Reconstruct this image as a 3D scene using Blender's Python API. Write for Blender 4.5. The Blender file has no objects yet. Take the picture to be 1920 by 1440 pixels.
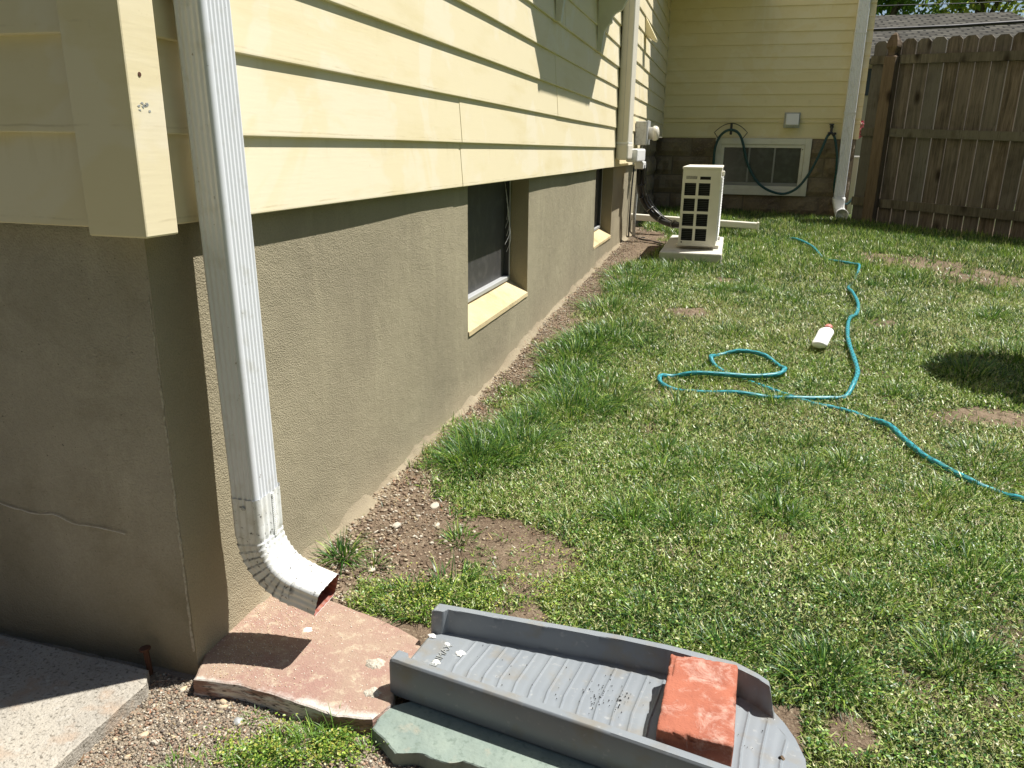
import bpy, bmesh, math, random
import numpy as np
from mathutils import Vector, Matrix
random.seed(7); RNG = np.random.default_rng(11)
scene = bpy.context.scene
COL = scene.collection
# ------------------------------------------------------------------ camera
F_PX, PITCH, YAW, ROLL = 1442.43, math.radians(17.0348), math.radians(15.2485), math.radians(.7606)
CAM = Vector((0.74, 0.0, 0.777))
cd = bpy.data.cameras.new('camera'); cam = bpy.data.objects.new('camera', cd); COL.objects.link(cam)
fw = Vector((-math.sin(YAW)*math.cos(PITCH), math.cos(YAW)*math.cos(PITCH), -math.sin(PITCH)))
rt = Vector((math.cos(YAW), math.sin(YAW), 0)); up = rt.cross(fw)
r2 = rt*math.cos(ROLL)+up*math.sin(ROLL); u2 = -rt*math.sin(ROLL)+up*math.cos(ROLL)
cam.matrix_world = Matrix.Translation(CAM) @ Matrix((r2, u2, -fw)).transposed().to_4x4()
cd.sensor_fit = 'HORIZONTAL'; cd.sensor_width = 36; cd.lens = F_PX/1920*36
cd.clip_start = .02; cd.clip_end = 2000
scene.camera = cam
# ------------------------------------------------------------------ light
SUN = Vector((.42, .33, 1.0)).normalized()
EL = math.asin(SUN.z); AZ = math.atan2(SUN.x, SUN.y)
w = bpy.data.worlds.new('World'); scene.world = w; w.use_nodes = True
nt = w.node_tree; bg = nt.nodes['Background']
sk = nt.nodes.new('ShaderNodeTexSky'); sk.sky_type = 'NISHITA'; sk.sun_disc = False
sk.sun_elevation = EL; sk.sun_rotation = AZ
nt.links.new(sk.outputs['Color'], bg.inputs['Color']); bg.inputs['Strength'].default_value = .05
sd = bpy.data.lights.new('sun', 'SUN'); sd.energy = 5.0; sd.angle = math.radians(.53); sd.color = (1, .965, .90)
so = bpy.data.objects.new('sun', sd); COL.objects.link(so)
so.rotation_euler = SUN.to_track_quat('Z', 'Y').to_euler()
scene.view_settings.view_transform = 'Standard'; scene.view_settings.look = 'None'
scene.view_settings.exposure = 0.78; scene.view_settings.gamma = 1
scene.cycles.max_bounces = 8; scene.cycles.diffuse_bounces = 5; scene.cycles.transparent_max_bounces = 12

# ------------------------------------------------------------------ noise and ground height
def _h(ix, iy, s):
    n = (ix.astype(np.int64)*374761393 + iy.astype(np.int64)*668265263 + s*1274126177) & 0x7fffffff
    n = ((n ^ (n >> 13))*1274126177) & 0x7fffffff
    return ((n ^ (n >> 16)) & 0xffff)/65535.0
def vnoise(x, y, f, s=0):
    x = np.asarray(x, float)*f; y = np.asarray(y, float)*f
    ix = np.floor(x); iy = np.floor(y); fx = x-ix; fy = y-iy
    fx = fx*fx*(3-2*fx); fy = fy*fy*(3-2*fy)
    a = _h(ix, iy, s); b = _h(ix+1, iy, s); c = _h(ix, iy+1, s); d = _h(ix+1, iy+1, s)
    return (a*(1-fx)+b*fx)*(1-fy)+(c*(1-fx)+d*fx)*fy
def fbm(x, y, f, s=0, o=3):
    t = 0; a = 1; n = 0
    for i in range(o):
        t = t+a*vnoise(x, y, f*2**i, s+i); n += a; a *= .5
    return t/n
PY = [-5, .5, .9, 1.25, 2.3, 3.04, 4.0, 4.9, 6.2, 8.3, 14, 60]
PZ = [-.04, -.035, -.028, -.003, .003, .048, .085, .115, .14, .182, .2, .2]
def gz(x, y):
    x = np.asarray(x, float); y = np.asarray(y, float)
    base = np.interp(y, PY, PZ)-.027*np.clip(x-.4, 0, 6)*np.clip((y-3)/4, 0, 1)
    return base+(fbm(x, y, 3, 5)-.5)*.012+(vnoise(x, y, 60, 8)-.5)*.003
def G(x, y): return float(gz(x, y))

# ------------------------------------------------------------------ materials
def newmat(name):
    m = bpy.data.materials.new(name); m.use_nodes = True
    return m, m.node_tree, m.node_tree.nodes['Principled BSDF']
def nd(t, k, **kw):
    n = t.nodes.new(k)
    for a, b in kw.items():
        if a in n.inputs.keys(): n.inputs[a].default_value = b
        else: setattr(n, a, b)
    return n
def coords(t, scale=(1, 1, 1)):
    tc = t.nodes.new('ShaderNodeTexCoord'); mp = t.nodes.new('ShaderNodeMapping')
    t.links.new(tc.outputs['Object'], mp.inputs['Vector']); mp.inputs['Scale'].default_value = scale
    return mp.outputs['Vector']
def noise(t, vec, scale, detail=4, rough=.55, dist=0):
    n = nd(t, 'ShaderNodeTexNoise'); n.inputs['Scale'].default_value = scale; n.inputs['Detail'].default_value = detail
    n.inputs['Roughness'].default_value = rough; n.inputs['Distortion'].default_value = dist
    t.links.new(vec, n.inputs['Vector']); return n.outputs['Fac']
def rng(t, fac, a, b, lo=0, hi=1):
    r = nd(t, 'ShaderNodeMapRange'); r.inputs['From Min'].default_value = a; r.inputs['From Max'].default_value = b
    r.inputs['To Min'].default_value = lo; r.inputs['To Max'].default_value = hi
    t.links.new(fac, r.inputs['Value']); return r.outputs['Result']
def mix(t, fac, a, b):
    m = nd(t, 'ShaderNodeMix'); m.data_type = 'RGBA'
    if isinstance(fac, (int, float)): m.inputs[0].default_value = fac
    else: t.links.new(fac, m.inputs[0])
    for i, v in ((6, a), (7, b)):
        if isinstance(v, tuple): m.inputs[i].default_value = (*v, 1)
        else: t.links.new(v, m.inputs[i])
    return m.outputs[2]
def math_(t, op, a, b):
    m = nd(t, 'ShaderNodeMath', operation=op)
    for i, v in ((0, a), (1, b)):
        if isinstance(v, (int, float)): m.inputs[i].default_value = v
        else: t.links.new(v, m.inputs[i])
    return m.outputs[0]
def bump(t, b, height, strength, dist, prev=None):
    n = nd(t, 'ShaderNodeBump'); n.inputs['Strength'].default_value = strength; n.inputs['Distance'].default_value = dist
    t.links.new(height, n.inputs['Height'])
    if prev: t.links.new(prev, n.inputs['Normal'])
    t.links.new(n.outputs['Normal'], b.inputs['Normal']); return n.outputs['Normal']
def simple(name, col, rough=.6, vary=None, layers=(), bumps=(), metal=0, scale=(1, 1, 1), spec=.5, coat=0):
    """layers: (noise scale, colour, lo, hi, detail); bumps: (noise scale, strength, distance)"""
    m, t, b = newmat(name); v = coords(t, scale); c = col
    for (s, c2, lo, hi, det) in layers:
        c = mix(t, rng(t, noise(t, v, s, det), lo, hi), c, c2)
    if isinstance(c, tuple): b.inputs['Base Color'].default_value = (*c, 1)
    else: t.links.new(c, b.inputs['Base Color'])
    p = None
    for (s, st, d) in bumps: p = bump(t, b, noise(t, v, s, 3), st, d, p)
    b.inputs['Roughness'].default_value = rough; b.inputs['Metallic'].default_value = metal
    b.inputs['Specular IOR Level'].default_value = spec
    return m
def attr_mat(name, rough=.5, trans=.35, spec=.4):
    m, t, b = newmat(name)
    a = nd(t, 'ShaderNodeAttribute'); a.attribute_name = 'col'
    t.links.new(a.outputs['Color'], b.inputs['Base Color']); b.inputs['Roughness'].default_value = rough
    b.inputs['Specular IOR Level'].default_value = spec
    tr = nd(t, 'ShaderNodeBsdfTranslucent'); t.links.new(a.outputs['Color'], tr.inputs['Color'])
    ms = nd(t, 'ShaderNodeMixShader'); ms.inputs[0].default_value = trans
    t.links.new(b.outputs[0], ms.inputs[1]); t.links.new(tr.outputs[0], ms.inputs[2])
    t.links.new(ms.outputs[0], t.nodes['Material Output'].inputs['Surface'])
    return m
M = {}
# aluminium siding, painted pale yellow, with faint washed patches and grime along the butts
def siding_mat(name, base):
    m, t, b = newmat(name); v = coords(t)
    c = mix(t, rng(t, noise(t, v, 2.2, 4, .6, 1.2), .53, .57), base, tuple(min(1, x*y) for x, y in zip(base, (1.02, 1.04, 1.13))))
    c = mix(t, rng(t, noise(t, coords(t, (1, .6, 3)), 3.5, 6, .65), .52, .75, 0, .5), c, (base[0]*.85, base[1]*.80, base[2]*.60))
    c = mix(t, rng(t, noise(t, v, 60, 6, .7), .66, .78, 0, .5), c, (base[0]*.7, base[1]*.66, base[2]*.55))
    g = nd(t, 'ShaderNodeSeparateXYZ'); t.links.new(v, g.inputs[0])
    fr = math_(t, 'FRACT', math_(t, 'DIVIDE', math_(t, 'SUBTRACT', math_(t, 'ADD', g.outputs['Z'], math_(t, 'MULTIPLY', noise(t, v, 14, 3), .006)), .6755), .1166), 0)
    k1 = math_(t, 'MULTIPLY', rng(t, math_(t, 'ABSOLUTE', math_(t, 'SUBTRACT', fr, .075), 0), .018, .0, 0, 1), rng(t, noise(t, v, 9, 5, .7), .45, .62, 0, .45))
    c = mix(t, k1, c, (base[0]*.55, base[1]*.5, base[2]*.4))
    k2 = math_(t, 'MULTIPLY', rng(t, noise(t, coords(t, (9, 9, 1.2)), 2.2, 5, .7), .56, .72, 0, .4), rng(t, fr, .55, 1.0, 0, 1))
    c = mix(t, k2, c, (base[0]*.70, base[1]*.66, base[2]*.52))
    t.links.new(c, b.inputs['Base Color']); b.inputs['Roughness'].default_value = .55
    n1 = bump(t, b, noise(t, coords(t, (60, 12, 160)), 1, 3), .10, .002)
    bump(t, b, noise(t, v, 5, 2), .25, .004, n1)
    b.inputs['Specular IOR Level'].default_value = .3
    return m
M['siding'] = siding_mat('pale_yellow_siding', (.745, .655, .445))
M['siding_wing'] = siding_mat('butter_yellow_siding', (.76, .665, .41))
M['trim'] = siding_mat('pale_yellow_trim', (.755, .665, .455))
# stucco render
def stucco(name, base, dark, fine=1.0, stain=0.0, low=None):
    m, t, b = newmat(name); v = coords(t)
    c = mix(t, rng(t, noise(t, v, 2.5, 5, .6), .35, .7), base, dark)
    c = mix(t, rng(t, noise(t, coords(t, (5, 5, .9)), 3, 4, .6), .55, .8, 0, .5), c, tuple(x*1.25 for x in base))
    c = mix(t, rng(t, noise(t, v, 330, 2, .6), .35, .75, 0, .5), c, tuple(x*.6 for x in base))
    if stain:
        c = mix(t, rng(t, noise(t, v, 6, 6, .7, .5), .48, .66, 0, stain), c, (.10, .08, .035))
        c = mix(t, rng(t, noise(t, v, 150, 2, .5), .70, .76, 0, .6), c, (.03, .025, .02))
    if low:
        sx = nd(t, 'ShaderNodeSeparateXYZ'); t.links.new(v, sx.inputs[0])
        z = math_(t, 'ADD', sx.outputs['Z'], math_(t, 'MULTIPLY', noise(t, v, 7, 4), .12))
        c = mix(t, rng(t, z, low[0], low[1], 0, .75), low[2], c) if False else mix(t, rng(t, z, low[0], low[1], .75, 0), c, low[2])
    t.links.new(c, b.inputs['Base Color']); b.inputs['Roughness'].default_value = .95
    b.inputs['Specular IOR Level'].default_value = .15
    p = bump(t, b, noise(t, v, 400*fine, 2, .5), .9, .0025); p = bump(t, b, noise(t, v, 130, 2, .5), .25, .003, p)
    p = bump(t, b, noise(t, v, 18, 3), .35, .008, p)
    return m
M['stucco'] = stucco('tan_stucco', (.375, .330, .228), (.28, .245, .172), low=(.04, .16, (.42, .36, .25)))
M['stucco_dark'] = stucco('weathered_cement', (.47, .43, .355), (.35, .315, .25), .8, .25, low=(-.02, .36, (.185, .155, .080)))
M['sill'] = stucco('cream_painted_concrete', (.66, .54, .33), (.50, .40, .22), .8, .3)
M['mortar'] = simple('light_mortar', (.5, .46, .38), .95, layers=[(200, (.3, .26, .2), .4, .7, 3)], bumps=[(300, .9, .003)])
M['white_paint'] = simple('white_enamel', (.74, .76, .80), .32, layers=[(30, (.60, .60, .58), .55, .8, 5), (120, (.25, .22, .18), .72, .78, 2)], bumps=[(12, .15, .002)])
# elbow: same enamel, chalky with black mildew in the folds
def elbow_mat():
    m, t, b = newmat('mildewed_white_enamel'); v = coords(t)
    c = mix(t, rng(t, noise(t, v, 26, 5, .7), .45, .75, 0, .8), (.74, .75, .74), (.50, .48, .40))
    c = mix(t, rng(t, noise(t, v, 110, 4, .7), .60, .66, 0, .9), c, (.05, .045, .04))
    da = nd(t, 'ShaderNodeAttribute'); da.attribute_name = 'dirt'; dx_ = nd(t, 'ShaderNodeSeparateXYZ'); t.links.new(da.outputs['Vector'], dx_.inputs[0])
    dm = math_(t, 'MULTIPLY', dx_.outputs['X'], rng(t, noise(t, v, 35, 4, .7), .38, .6))
    c = mix(t, rng(t, dm, .2, 1.0, 0, .8), c, (.05, .045, .04))
    t.links.new(c, b.inputs['Base Color']); b.inputs['Roughness'].default_value = .4
    bump(t, b, noise(t, v, 45, 3), .3, .003)
    return m
M['elbow'] = elbow_mat()
M['red_reflection'] = simple('reflected_red_tint', (.22, .055, .03), .6, layers=[(60, (.36, .14, .09), .5, .7, 3)])  # red reflected off the flagstone, put into the outlet's inner colour
M['plastic_white'] = simple('white_plastic', (.78, .78, .76), .4, bumps=[(40, .1, .002)])
M['plastic_beige'] = simple('beige_plastic', (.66, .62, .52), .45, bumps=[(40, .1, .002)])
M['ac_body'] = simple('ivory_powder_coat', (.70, .66, .56), .45, layers=[(8, (.62, .58, .48), .5, .8, 4)])
M['dark'] = simple('black_recess', (.012, .013, .014), .6)
M['dark_metal'] = simple('dark_metal', (.03, .032, .035), .45)
M['galv'] = simple('weathered_galvanised_steel', (.42, .43, .42), .5, layers=[(50, (.3, .3, .28), .5, .7, 4)], metal=.3)
M['galv_light'] = simple('aluminium_rail', (.55, .56, .56), .4, metal=.4)
M['rubber'] = simple('black_rubber', (.015, .015, .016), .35)
M['rust'] = simple('rusty_iron', (.09, .035, .018), .85, bumps=[(150, .5, .002)])
M['block'] = simple('brown_rock_face_block', (.23, .185, .12), .95, layers=[(4, (.14, .11, .08), .45, .65, 5), (60, (.27, .21, .13), .5, .75, 4)], bumps=[(30, .9, .012), (160, .4, .003)])
M['block_mortar'] = simple('block_mortar', (.16, .13, .09), .95, bumps=[(120, .5, .003)])
M['window_white'] = simple('off_white_vinyl', (.70, .68, .60), .5, layers=[(10, (.6, .57, .48), .5, .8, 4)])
M['muntin'] = simple('grey_muntin', (.26, .26, .25), .5)
def glass_mat(name, col, rough):
    m, t, b = newmat(name); b.inputs['Base Color'].default_value = (*col, 1); b.inputs['Roughness'].default_value = rough
    b.inputs['Specular IOR Level'].default_value = .7
    v = coords(t); c = mix(t, rng(t, noise(t, v, 12, 5, .6), .45, .75, 0, .35), col, tuple(x*3+.02 for x in col))
    t.links.new(c, b.inputs['Base Color'])
    bump(t, b, noise(t, v, 3, 1), .08, .003); return m
M['glass'] = glass_mat('dark_basement_glass', (.045, .05, .047), .22)
M['screen'] = simple('dark_insect_screen', (.045, .043, .042), .55, layers=[(25, (.09, .085, .08), .5, .8, 5)], bumps=[(900, .4, .001)])
# wood
def wood(name, base, dark, grey):
    m, t, b = newmat(name)
    oi = nd(t, 'ShaderNodeNewGeometry')
    off = nd(t, 'ShaderNodeVectorMath', operation='SCALE'); off.inputs['Scale'].default_value = 1
    tc = coords(t, (1, 1, 1))
    cb = nd(t, 'ShaderNodeCombineXYZ'); t.links.new(oi.outputs['Random Per Island'], cb.inputs[0]); t.links.new(oi.outputs['Random Per Island'], cb.inputs[2])
    sc = nd(t, 'ShaderNodeVectorMath', operation='SCALE'); sc.inputs['Scale'].default_value = 37; t.links.new(cb.outputs[0], sc.inputs[0])
    ad = nd(t, 'ShaderNodeVectorMath', operation='ADD'); t.links.new(tc, ad.inputs[0]); t.links.new(sc.outputs[0], ad.inputs[1])
    st = nd(t, 'ShaderNodeVectorMath', operation='MULTIPLY'); st.inputs[1].default_value = (26, 26, 1.6); t.links.new(ad.outputs[0], st.inputs[0])
    n = noise(t, st.outputs[0], 1.6, 6, .62, .8)
    c = mix(t, rng(t, n, .38, .62), base, dark)
    oj = nd(t, 'ShaderNodeObjectInfo'); ov = nd(t, 'ShaderNodeVectorMath', operation='SCALE'); ov.inputs['Scale'].default_value = 53
    cb2 = nd(t, 'ShaderNodeCombineXYZ'); t.links.new(oj.outputs['Random'], cb2.inputs[0]); t.links.new(oj.outputs['Random'], cb2.inputs[2]); t.links.new(cb2.outputs[0], ov.inputs[0])
    t.links.new(ov.outputs[0], ad.inputs[1])
    c = mix(t, rng(t, oj.outputs['Random'], 0, 1, 0, .9), c, grey)
    c = mix(t, rng(t, noise(t, st.outputs[0], 5, 4, .7), .55, .7, 0, .7), c, tuple(x*.5 for x in dark))
    n2 = noise(t, ad.outputs[0], 3.2, 5, .6)
    c = mix(t, rng(t, n2, .5, .75, 0, .6), c, tuple(x*.45 for x in dark))
    vo = nd(t, 'ShaderNodeTexVoronoi'); kn = nd(t, 'ShaderNodeVectorMath', operation='MULTIPLY'); kn.inputs[1].default_value = (5.2, 5.2, 2.6)
    t.links.new(ad.outputs[0], kn.inputs[0]); t.links.new(kn.outputs[0], vo.inputs['Vector']); vo.inputs['Scale'].default_value = 1
    c = mix(t, rng(t, vo.outputs['Distance'], .20, .06, 0, .9), c, (.025, .017, .011))
    t.links.new(c, b.inputs['Base Color']); b.inputs['Roughness'].default_value = .9; b.inputs['Specular IOR Level'].default_value = .2
    bump(t, b, n, .5, .004); return m
M['wood'] = wood('weathered_fence_wood', (.235, .185, .14), (.095, .075, .055), (.165, .155, .135))
M['wood_rail'] = wood('mossy_rail_wood', (.21, .18, .13), (.11, .095, .07), (.17, .155, .12))
M['wood_post'] = wood('brown_post_wood', (.23, .16, .105), (.12, .08, .05), (.17, .13, .09))
M['splash'] = simple('grey_polyethylene', (.185, .205, .225), .38, layers=[(7, (.215, .235, .25), .4, .7, 4), (22, (.20, .185, .155), .52, .75, 6), (90, (.30, .31, .31), .62, .75, 4)], bumps=[(60, .12, .0015)])
M['splat'] = simple('white_bird_lime', (.82, .81, .76), .9, bumps=[(250, .9, .003)])
M['yellow_stain'] = simple('yellow_pollen', (.55, .42, .06), .9)
# brick
def brick_mat():
    m, t, b = newmat('worn_red_brick'); v = coords(t)
    c = mix(t, rng(t, noise(t, v, 18, 5, .6), .35, .7), (.36, .128, .080), (.26, .088, .058))
    c = mix(t, rng(t, noise(t, v, 26, 7, .75, .5), .50, .68, 0, .8), c, (.50, .34, .28))
    c = mix(t, rng(t, noise(t, v, 70, 4, .7), .64, .72, 0, .8), c, (.16, .07, .045))
    t.links.new(c, b.inputs['Base Color']); b.inputs['Roughness'].default_value = .92; b.inputs['Specular IOR Level'].default_value = .15
    p = bump(t, b, noise(t, v, 55, 5, .7), .5, .003); bump(t, b, noise(t, v, 300, 2), .5, .002, p); return m
M['brick'] = brick_mat()
def flag_mat():
    m, t, b = newmat('red_flagstone'); v = coords(t)
    c = mix(t, rng(t, noise(t, v, 9, 5, .6, .5), .35, .65), (.29, .178, .145), (.32, .235, .175))
    c = mix(t, rng(t, noise(t, v, 45, 6, .75), .52, .66, 0, .85), c, (.44, .37, .27))
    c = mix(t, rng(t, noise(t, v, 260, 2, .6), .66, .72, 0, .9), c, (.55, .50, .42))
    g = nd(t, 'ShaderNodeSeparateXYZ'); t.links.new(v, g.inputs[0])
    e = math_(t, 'ADD', g.outputs['Y'], math_(t, 'MULTIPLY', noise(t, v, 30, 5, .7), .07))
    c = mix(t, rng(t, e, .872, .856, 0, .75), c, (.56, .53, .48))
    t.links.new(c, b.inputs['Base Color']); b.inputs['Roughness'].default_value = .93; b.inputs['Specular IOR Level'].default_value = .15
    p = bump(t, b, noise(t, v, 35, 5, .65), .6, .005); bump(t, b, noise(t, v, 320, 2), .5, .002, p); return m
M['flag'] = flag_mat()
M['flag_edge'] = simple('split_stone_edge', (.34, .21, .165), .95, layers=[(14, (.68, .64, .60), .46, .56, 5), (80, (.10, .08, .07), .54, .66, 4)], scale=(1, 1, 5), bumps=[(22, .5, .006), (90, .6, .003)])
M['slate'] = simple('green_slate', (.165, .21, .185), .85, layers=[(12, (.215, .26, .22), .4, .65, 5), (25, (.28, .26, .20), .6, .75, 5), (110, (.14, .18, .15), .58, .7, 3)], bumps=[(14, .9, .010), (60, .5, .003), (200, .5, .002)])
M['concrete'] = simple('old_sidewalk_concrete', (.40, .365, .305), .95, layers=[(5, (.31, .285, .245), .4, .65, 6), (200, (.14, .125, .10), .54, .68, 4), (18, (.36, .28, .21), .55, .7, 5), (90, (.42, .39, .34), .58, .7, 4)], bumps=[(60, .6, .005), (320, .9, .0025)])
M['pad'] = simple('cast_concrete', (.50, .48, .42), .9, layers=[(8, (.42, .40, .34), .45, .7, 4)], bumps=[(120, .3, .002)])
M['pebble'] = simple('sandy_pebble', (.48, .36, .22), .7, layers=[(40, (.56, .5, .4), .4, .7, 3)])
M['pebble_pale'] = simple('pale_limestone', (.44, .40, .33), .9, layers=[(60, (.45, .4, .32), .4, .7, 3)], bumps=[(120, .5, .002)])
# soil sheet
def soil():
    m, t, b = newmat('brown_soil'); v = coords(t)
    c = mix(t, rng(t, noise(t, v, 5, 5, .6), .38, .66), (.135, .098, .068), (.225, .170, .118))
    c = mix(t, rng(t, noise(t, v, 40, 5, .65), .45, .7, 0, .8), c, (.085, .058, .038))
    c = mix(t, rng(t, noise(t, v, 170, 3, .6), .56, .68, 0, .8), c, (.30, .25, .175))
    # sandy cement grit along the foot of the wall
    g = nd(t, 'ShaderNodeSeparateXYZ'); t.links.new(v, g.inputs[0])
    e = math_(t, 'ADD', g.outputs['X'], math_(t, 'MULTIPLY', noise(t, v, 18, 4, .7), -.06))
    c = mix(t, rng(t, e, .012, -.02, 0, .8), c, (.38, .31, .21))
    # grey gravelly grit in front of the house corner
    e2 = math_(t, 'ADD', g.outputs['Y'], math_(t, 'MULTIPLY', noise(t, v, 12, 3), .1))
    c = mix(t, rng(t, e2, .95, .9, 0, .8), c, (.26, .215, .165))
    # under the lawn: thatch, darkened for shade between blades; beyond it: turf
    e3 = math_(t, 'ADD', g.outputs['X'], math_(t, 'MULTIPLY', g.outputs['Y'], -.62))
    at_ = nd(t, 'ShaderNodeAttribute'); at_.attribute_name = 'turf'
    c = mix(t, rng(t, at_.outputs['Fac'], .25, .9, 0, .9), c, (.060, .062, .026))
    turf = mix(t, rng(t, noise(t, v, 6, 4), .4, .6), (.055, .085, .022), (.085, .11, .035))
    c = mix(t, rng(t, e3, .95, 1.5, 0, 1), c, turf)
    c = mix(t, rng(t, g.outputs['Y'], 8.3, 8.8, 0, 1), c, turf)
    c = mix(t, rng(t, g.outputs['Y'], .4, .1, 0, 1), c, turf)
    t.links.new(c, b.inputs['Base Color']); b.inputs['Roughness'].default_value = .97; b.inputs['Specular IOR Level'].default_value = .1
    p = bump(t, b, noise(t, v, 45, 4, .65), 1, .012); bump(t, b, noise(t, v, 240, 3), .9, .004, p); return m
M['soil'] = soil()
M['grass'] = attr_mat('grass_blades', .40, .30, .5)
M['leaf'] = attr_mat('tree_leaves', .5, .6, .3)
M['gravel'] = attr_mat('mixed_gravel', .85, 0.0, .2)
M['bark'] = simple('grey_bark', (.12, .09, .07), .95, bumps=[(20, .8, .03)])
# hose: turquoise with dark dashes
def hose_mat(name, a, c2):
    m, t, b = newmat(name); u = nd(t, 'ShaderNodeAttribute'); u.attribute_name = 'along'
    sx = nd(t, 'ShaderNodeSeparateXYZ'); t.links.new(u.outputs['Vector'], sx.inputs[0])
    ck = nd(t, 'ShaderNodeTexChecker'); ck.inputs['Scale'].default_value = 1
    cb = nd(t, 'ShaderNodeCombineXYZ')
    t.links.new(math_(t, 'MULTIPLY', sx.outputs['X'], 55), cb.inputs[0]); t.links.new(math_(t, 'MULTIPLY', sx.outputs['Y'], 8), cb.inputs[1]); cb.inputs[2].default_value = .5
    t.links.new(cb.outputs[0], ck.inputs['Vector'])
    c = mix(t, math_(t, 'MULTIPLY', ck.outputs['Fac'], .7), a, c2)
    t.links.new(c, b.inputs['Base Color']); b.inputs['Roughness'].default_value = .42; return m
M['hose'] = hose_mat('turquoise_woven_hose', (.028, .29, .34), (.006, .075, .10))
M['hose_dark'] = hose_mat('dark_teal_hose', (.010, .075, .075), (.004, .02, .03))
def shingle():
    m, t, b = newmat('grey_asphalt_shingle'); v = coords(t)
    br = nd(t, 'ShaderNodeTexBrick'); t.links.new(v, br.inputs['Vector'])
    br.inputs['Color1'].default_value = (.060, .057, .048, 1); br.inputs['Color2'].default_value = (.125, .118, .098, 1); br.inputs['Mortar'].default_value = (.02, .02, .018, 1)
    br.inputs['Scale'].default_value = 1; br.inputs['Brick Width'].default_value = .22; br.inputs['Row Height'].default_value = .13; br.inputs['Mortar Size'].default_value = .02
    c = mix(t, rng(t, noise(t, v, 3, 4), .4, .7, 0, .5), br.outputs['Color'], (.085, .08, .068))
    t.links.new(c, b.inputs['Base Color']); b.inputs['Roughness'].default_value = 1; b.inputs['Specular IOR Level'].default_value = .05; return m
M['shingle'] = shingle()
M['brick_red_wall'] = simple('neighbour_wall', (.40, .36, .30), .9)
M['pink'] = attr_mat('azalea_petals', .6, .3, .3)
M['sky_blocker'] = simple('sky_blocker_wall', (.10, .07, .05), .9)  # wall of the unseen house added to cut sky fill
M['navy'] = simple('navy_panel', (.03, .045, .07), .6)
M['cable'] = simple('black_cable', (.01, .01, .012), .6)
M['meter_glass'] = simple('clouded_meter_glass', (.62, .58, .48), .12, spec=.8)

# ------------------------------------------------------------------ object helpers
def link(name, me, mat, parent=None):
    o = bpy.data.objects.new(name, me); COL.objects.link(o)
    for mm in (mat if isinstance(mat, (list, tuple)) else [mat]): me.materials.append(mm)
    if parent is not None:
        o.parent = parent
        p = parent; off = Vector((0, 0, 0))
        while p is not None: off += Vector(p.location); p = p.parent
        o.location = -off
    return o
def tag(o, label=None, cat=None, group=None, kind=None):
    if label: o['label'] = label
    if cat: o['category'] = cat
    if group: o['group'] = group
    if kind: o['kind'] = kind
    return o
def thing(name, label, cat, loc=(0, 0, 0), group=None):
    o = bpy.data.objects.new(name, None); COL.objects.link(o); o.location = loc; o.empty_display_size = .05
    return tag(o, label, cat, group)
def obj(name, bm, mat, parent=None, smooth=False):
    bmesh.ops.recalc_face_normals(bm, faces=bm.faces)
    me = bpy.data.meshes.new(name); bm.to_mesh(me); bm.free()
    if smooth: me.polygons.foreach_set('use_smooth', [True]*len(me.polygons))
    return link(name, me, mat, parent)
def box(bm, x0, x1, y0, y1, z0, z1, bev=0, seg=1):
    r = bmesh.ops.create_cube(bm, size=1); vs = r['verts']
    for v in vs: v.co = Vector(((x0+x1)/2+v.co.x*(x1-x0), (y0+y1)/2+v.co.y*(y1-y0), (z0+z1)/2+v.co.z*(z1-z0)))
    if bev:
        es = list({e for v in vs for e in v.link_edges})
        bmesh.ops.bevel(bm, geom=es, offset=bev, segments=seg, affect='EDGES', profile=.5)
    return vs
def boxo(name, dims, mat, parent=None, bev=0, seg=1):
    bm = bmesh.new(); box(bm, *dims, bev, seg); return obj(name, bm, mat, parent)
def prism(bm, pts, fn0, fn1):
    """closed outline pts -> two rings fn0(p), fn1(p)"""
    a = [bm.verts.new(fn0(p)) for p in pts]; b = [bm.verts.new(fn1(p)) for p in pts]
    n = len(pts)
    for i in range(n): bm.faces.new((a[i], a[(i+1) % n], b[(i+1) % n], b[i]))
    bm.faces.new(a[::-1]); bm.faces.new(b)
def catmull(P, step=6):
    P = [Vector(p) for p in P]; out = []
    for i in range(len(P)-1):
        p0 = P[max(0, i-1)]; p1 = P[i]; p2 = P[i+1]; p3 = P[min(len(P)-1, i+2)]
        for k in range(step):
            t = k/step
            out.append(.5*((2*p1)+(p2-p0)*t+(2*p0-5*p1+4*p2-p3)*t*t+(3*p1-p0-3*p2+p3)*t**3))
    out.append(P[-1]); return out
def tube(bm, P, r, n=10, cap=True):
    P = [Vector(p) for p in P]; rings = []; s = 0; lay = bm.verts.layers.float_vector.get('along') or bm.verts.layers.float_vector.new('along')
    nrm = None
    for i, p in enumerate(P):
        d = (P[min(i+1, len(P)-1)]-P[max(i-1, 0)]).normalized()
        if nrm is None: nrm = d.orthogonal().normalized()
        else: nrm = (nrm-d*nrm.dot(d)).normalized()
        bn = d.cross(nrm)
        if i: s += (p-P[i-1]).length
        rr = r(i/(len(P)-1)) if callable(r) else r
        ring = []
        for k in range(n):
            a = 2*math.pi*k/n; v = bm.verts.new(p+(nrm*math.cos(a)+bn*math.sin(a))*rr); v[lay] = (s, k/n, 0); ring.append(v)
        rings.append(ring)
    for a, b in zip(rings, rings[1:]):
        for k in range(n): bm.faces.new((a[k], a[(k+1) % n], b[(k+1) % n], b[k]))
    if cap: bm.faces.new(rings[0][::-1]); bm.faces.new(rings[-1])
    return rings
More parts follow.
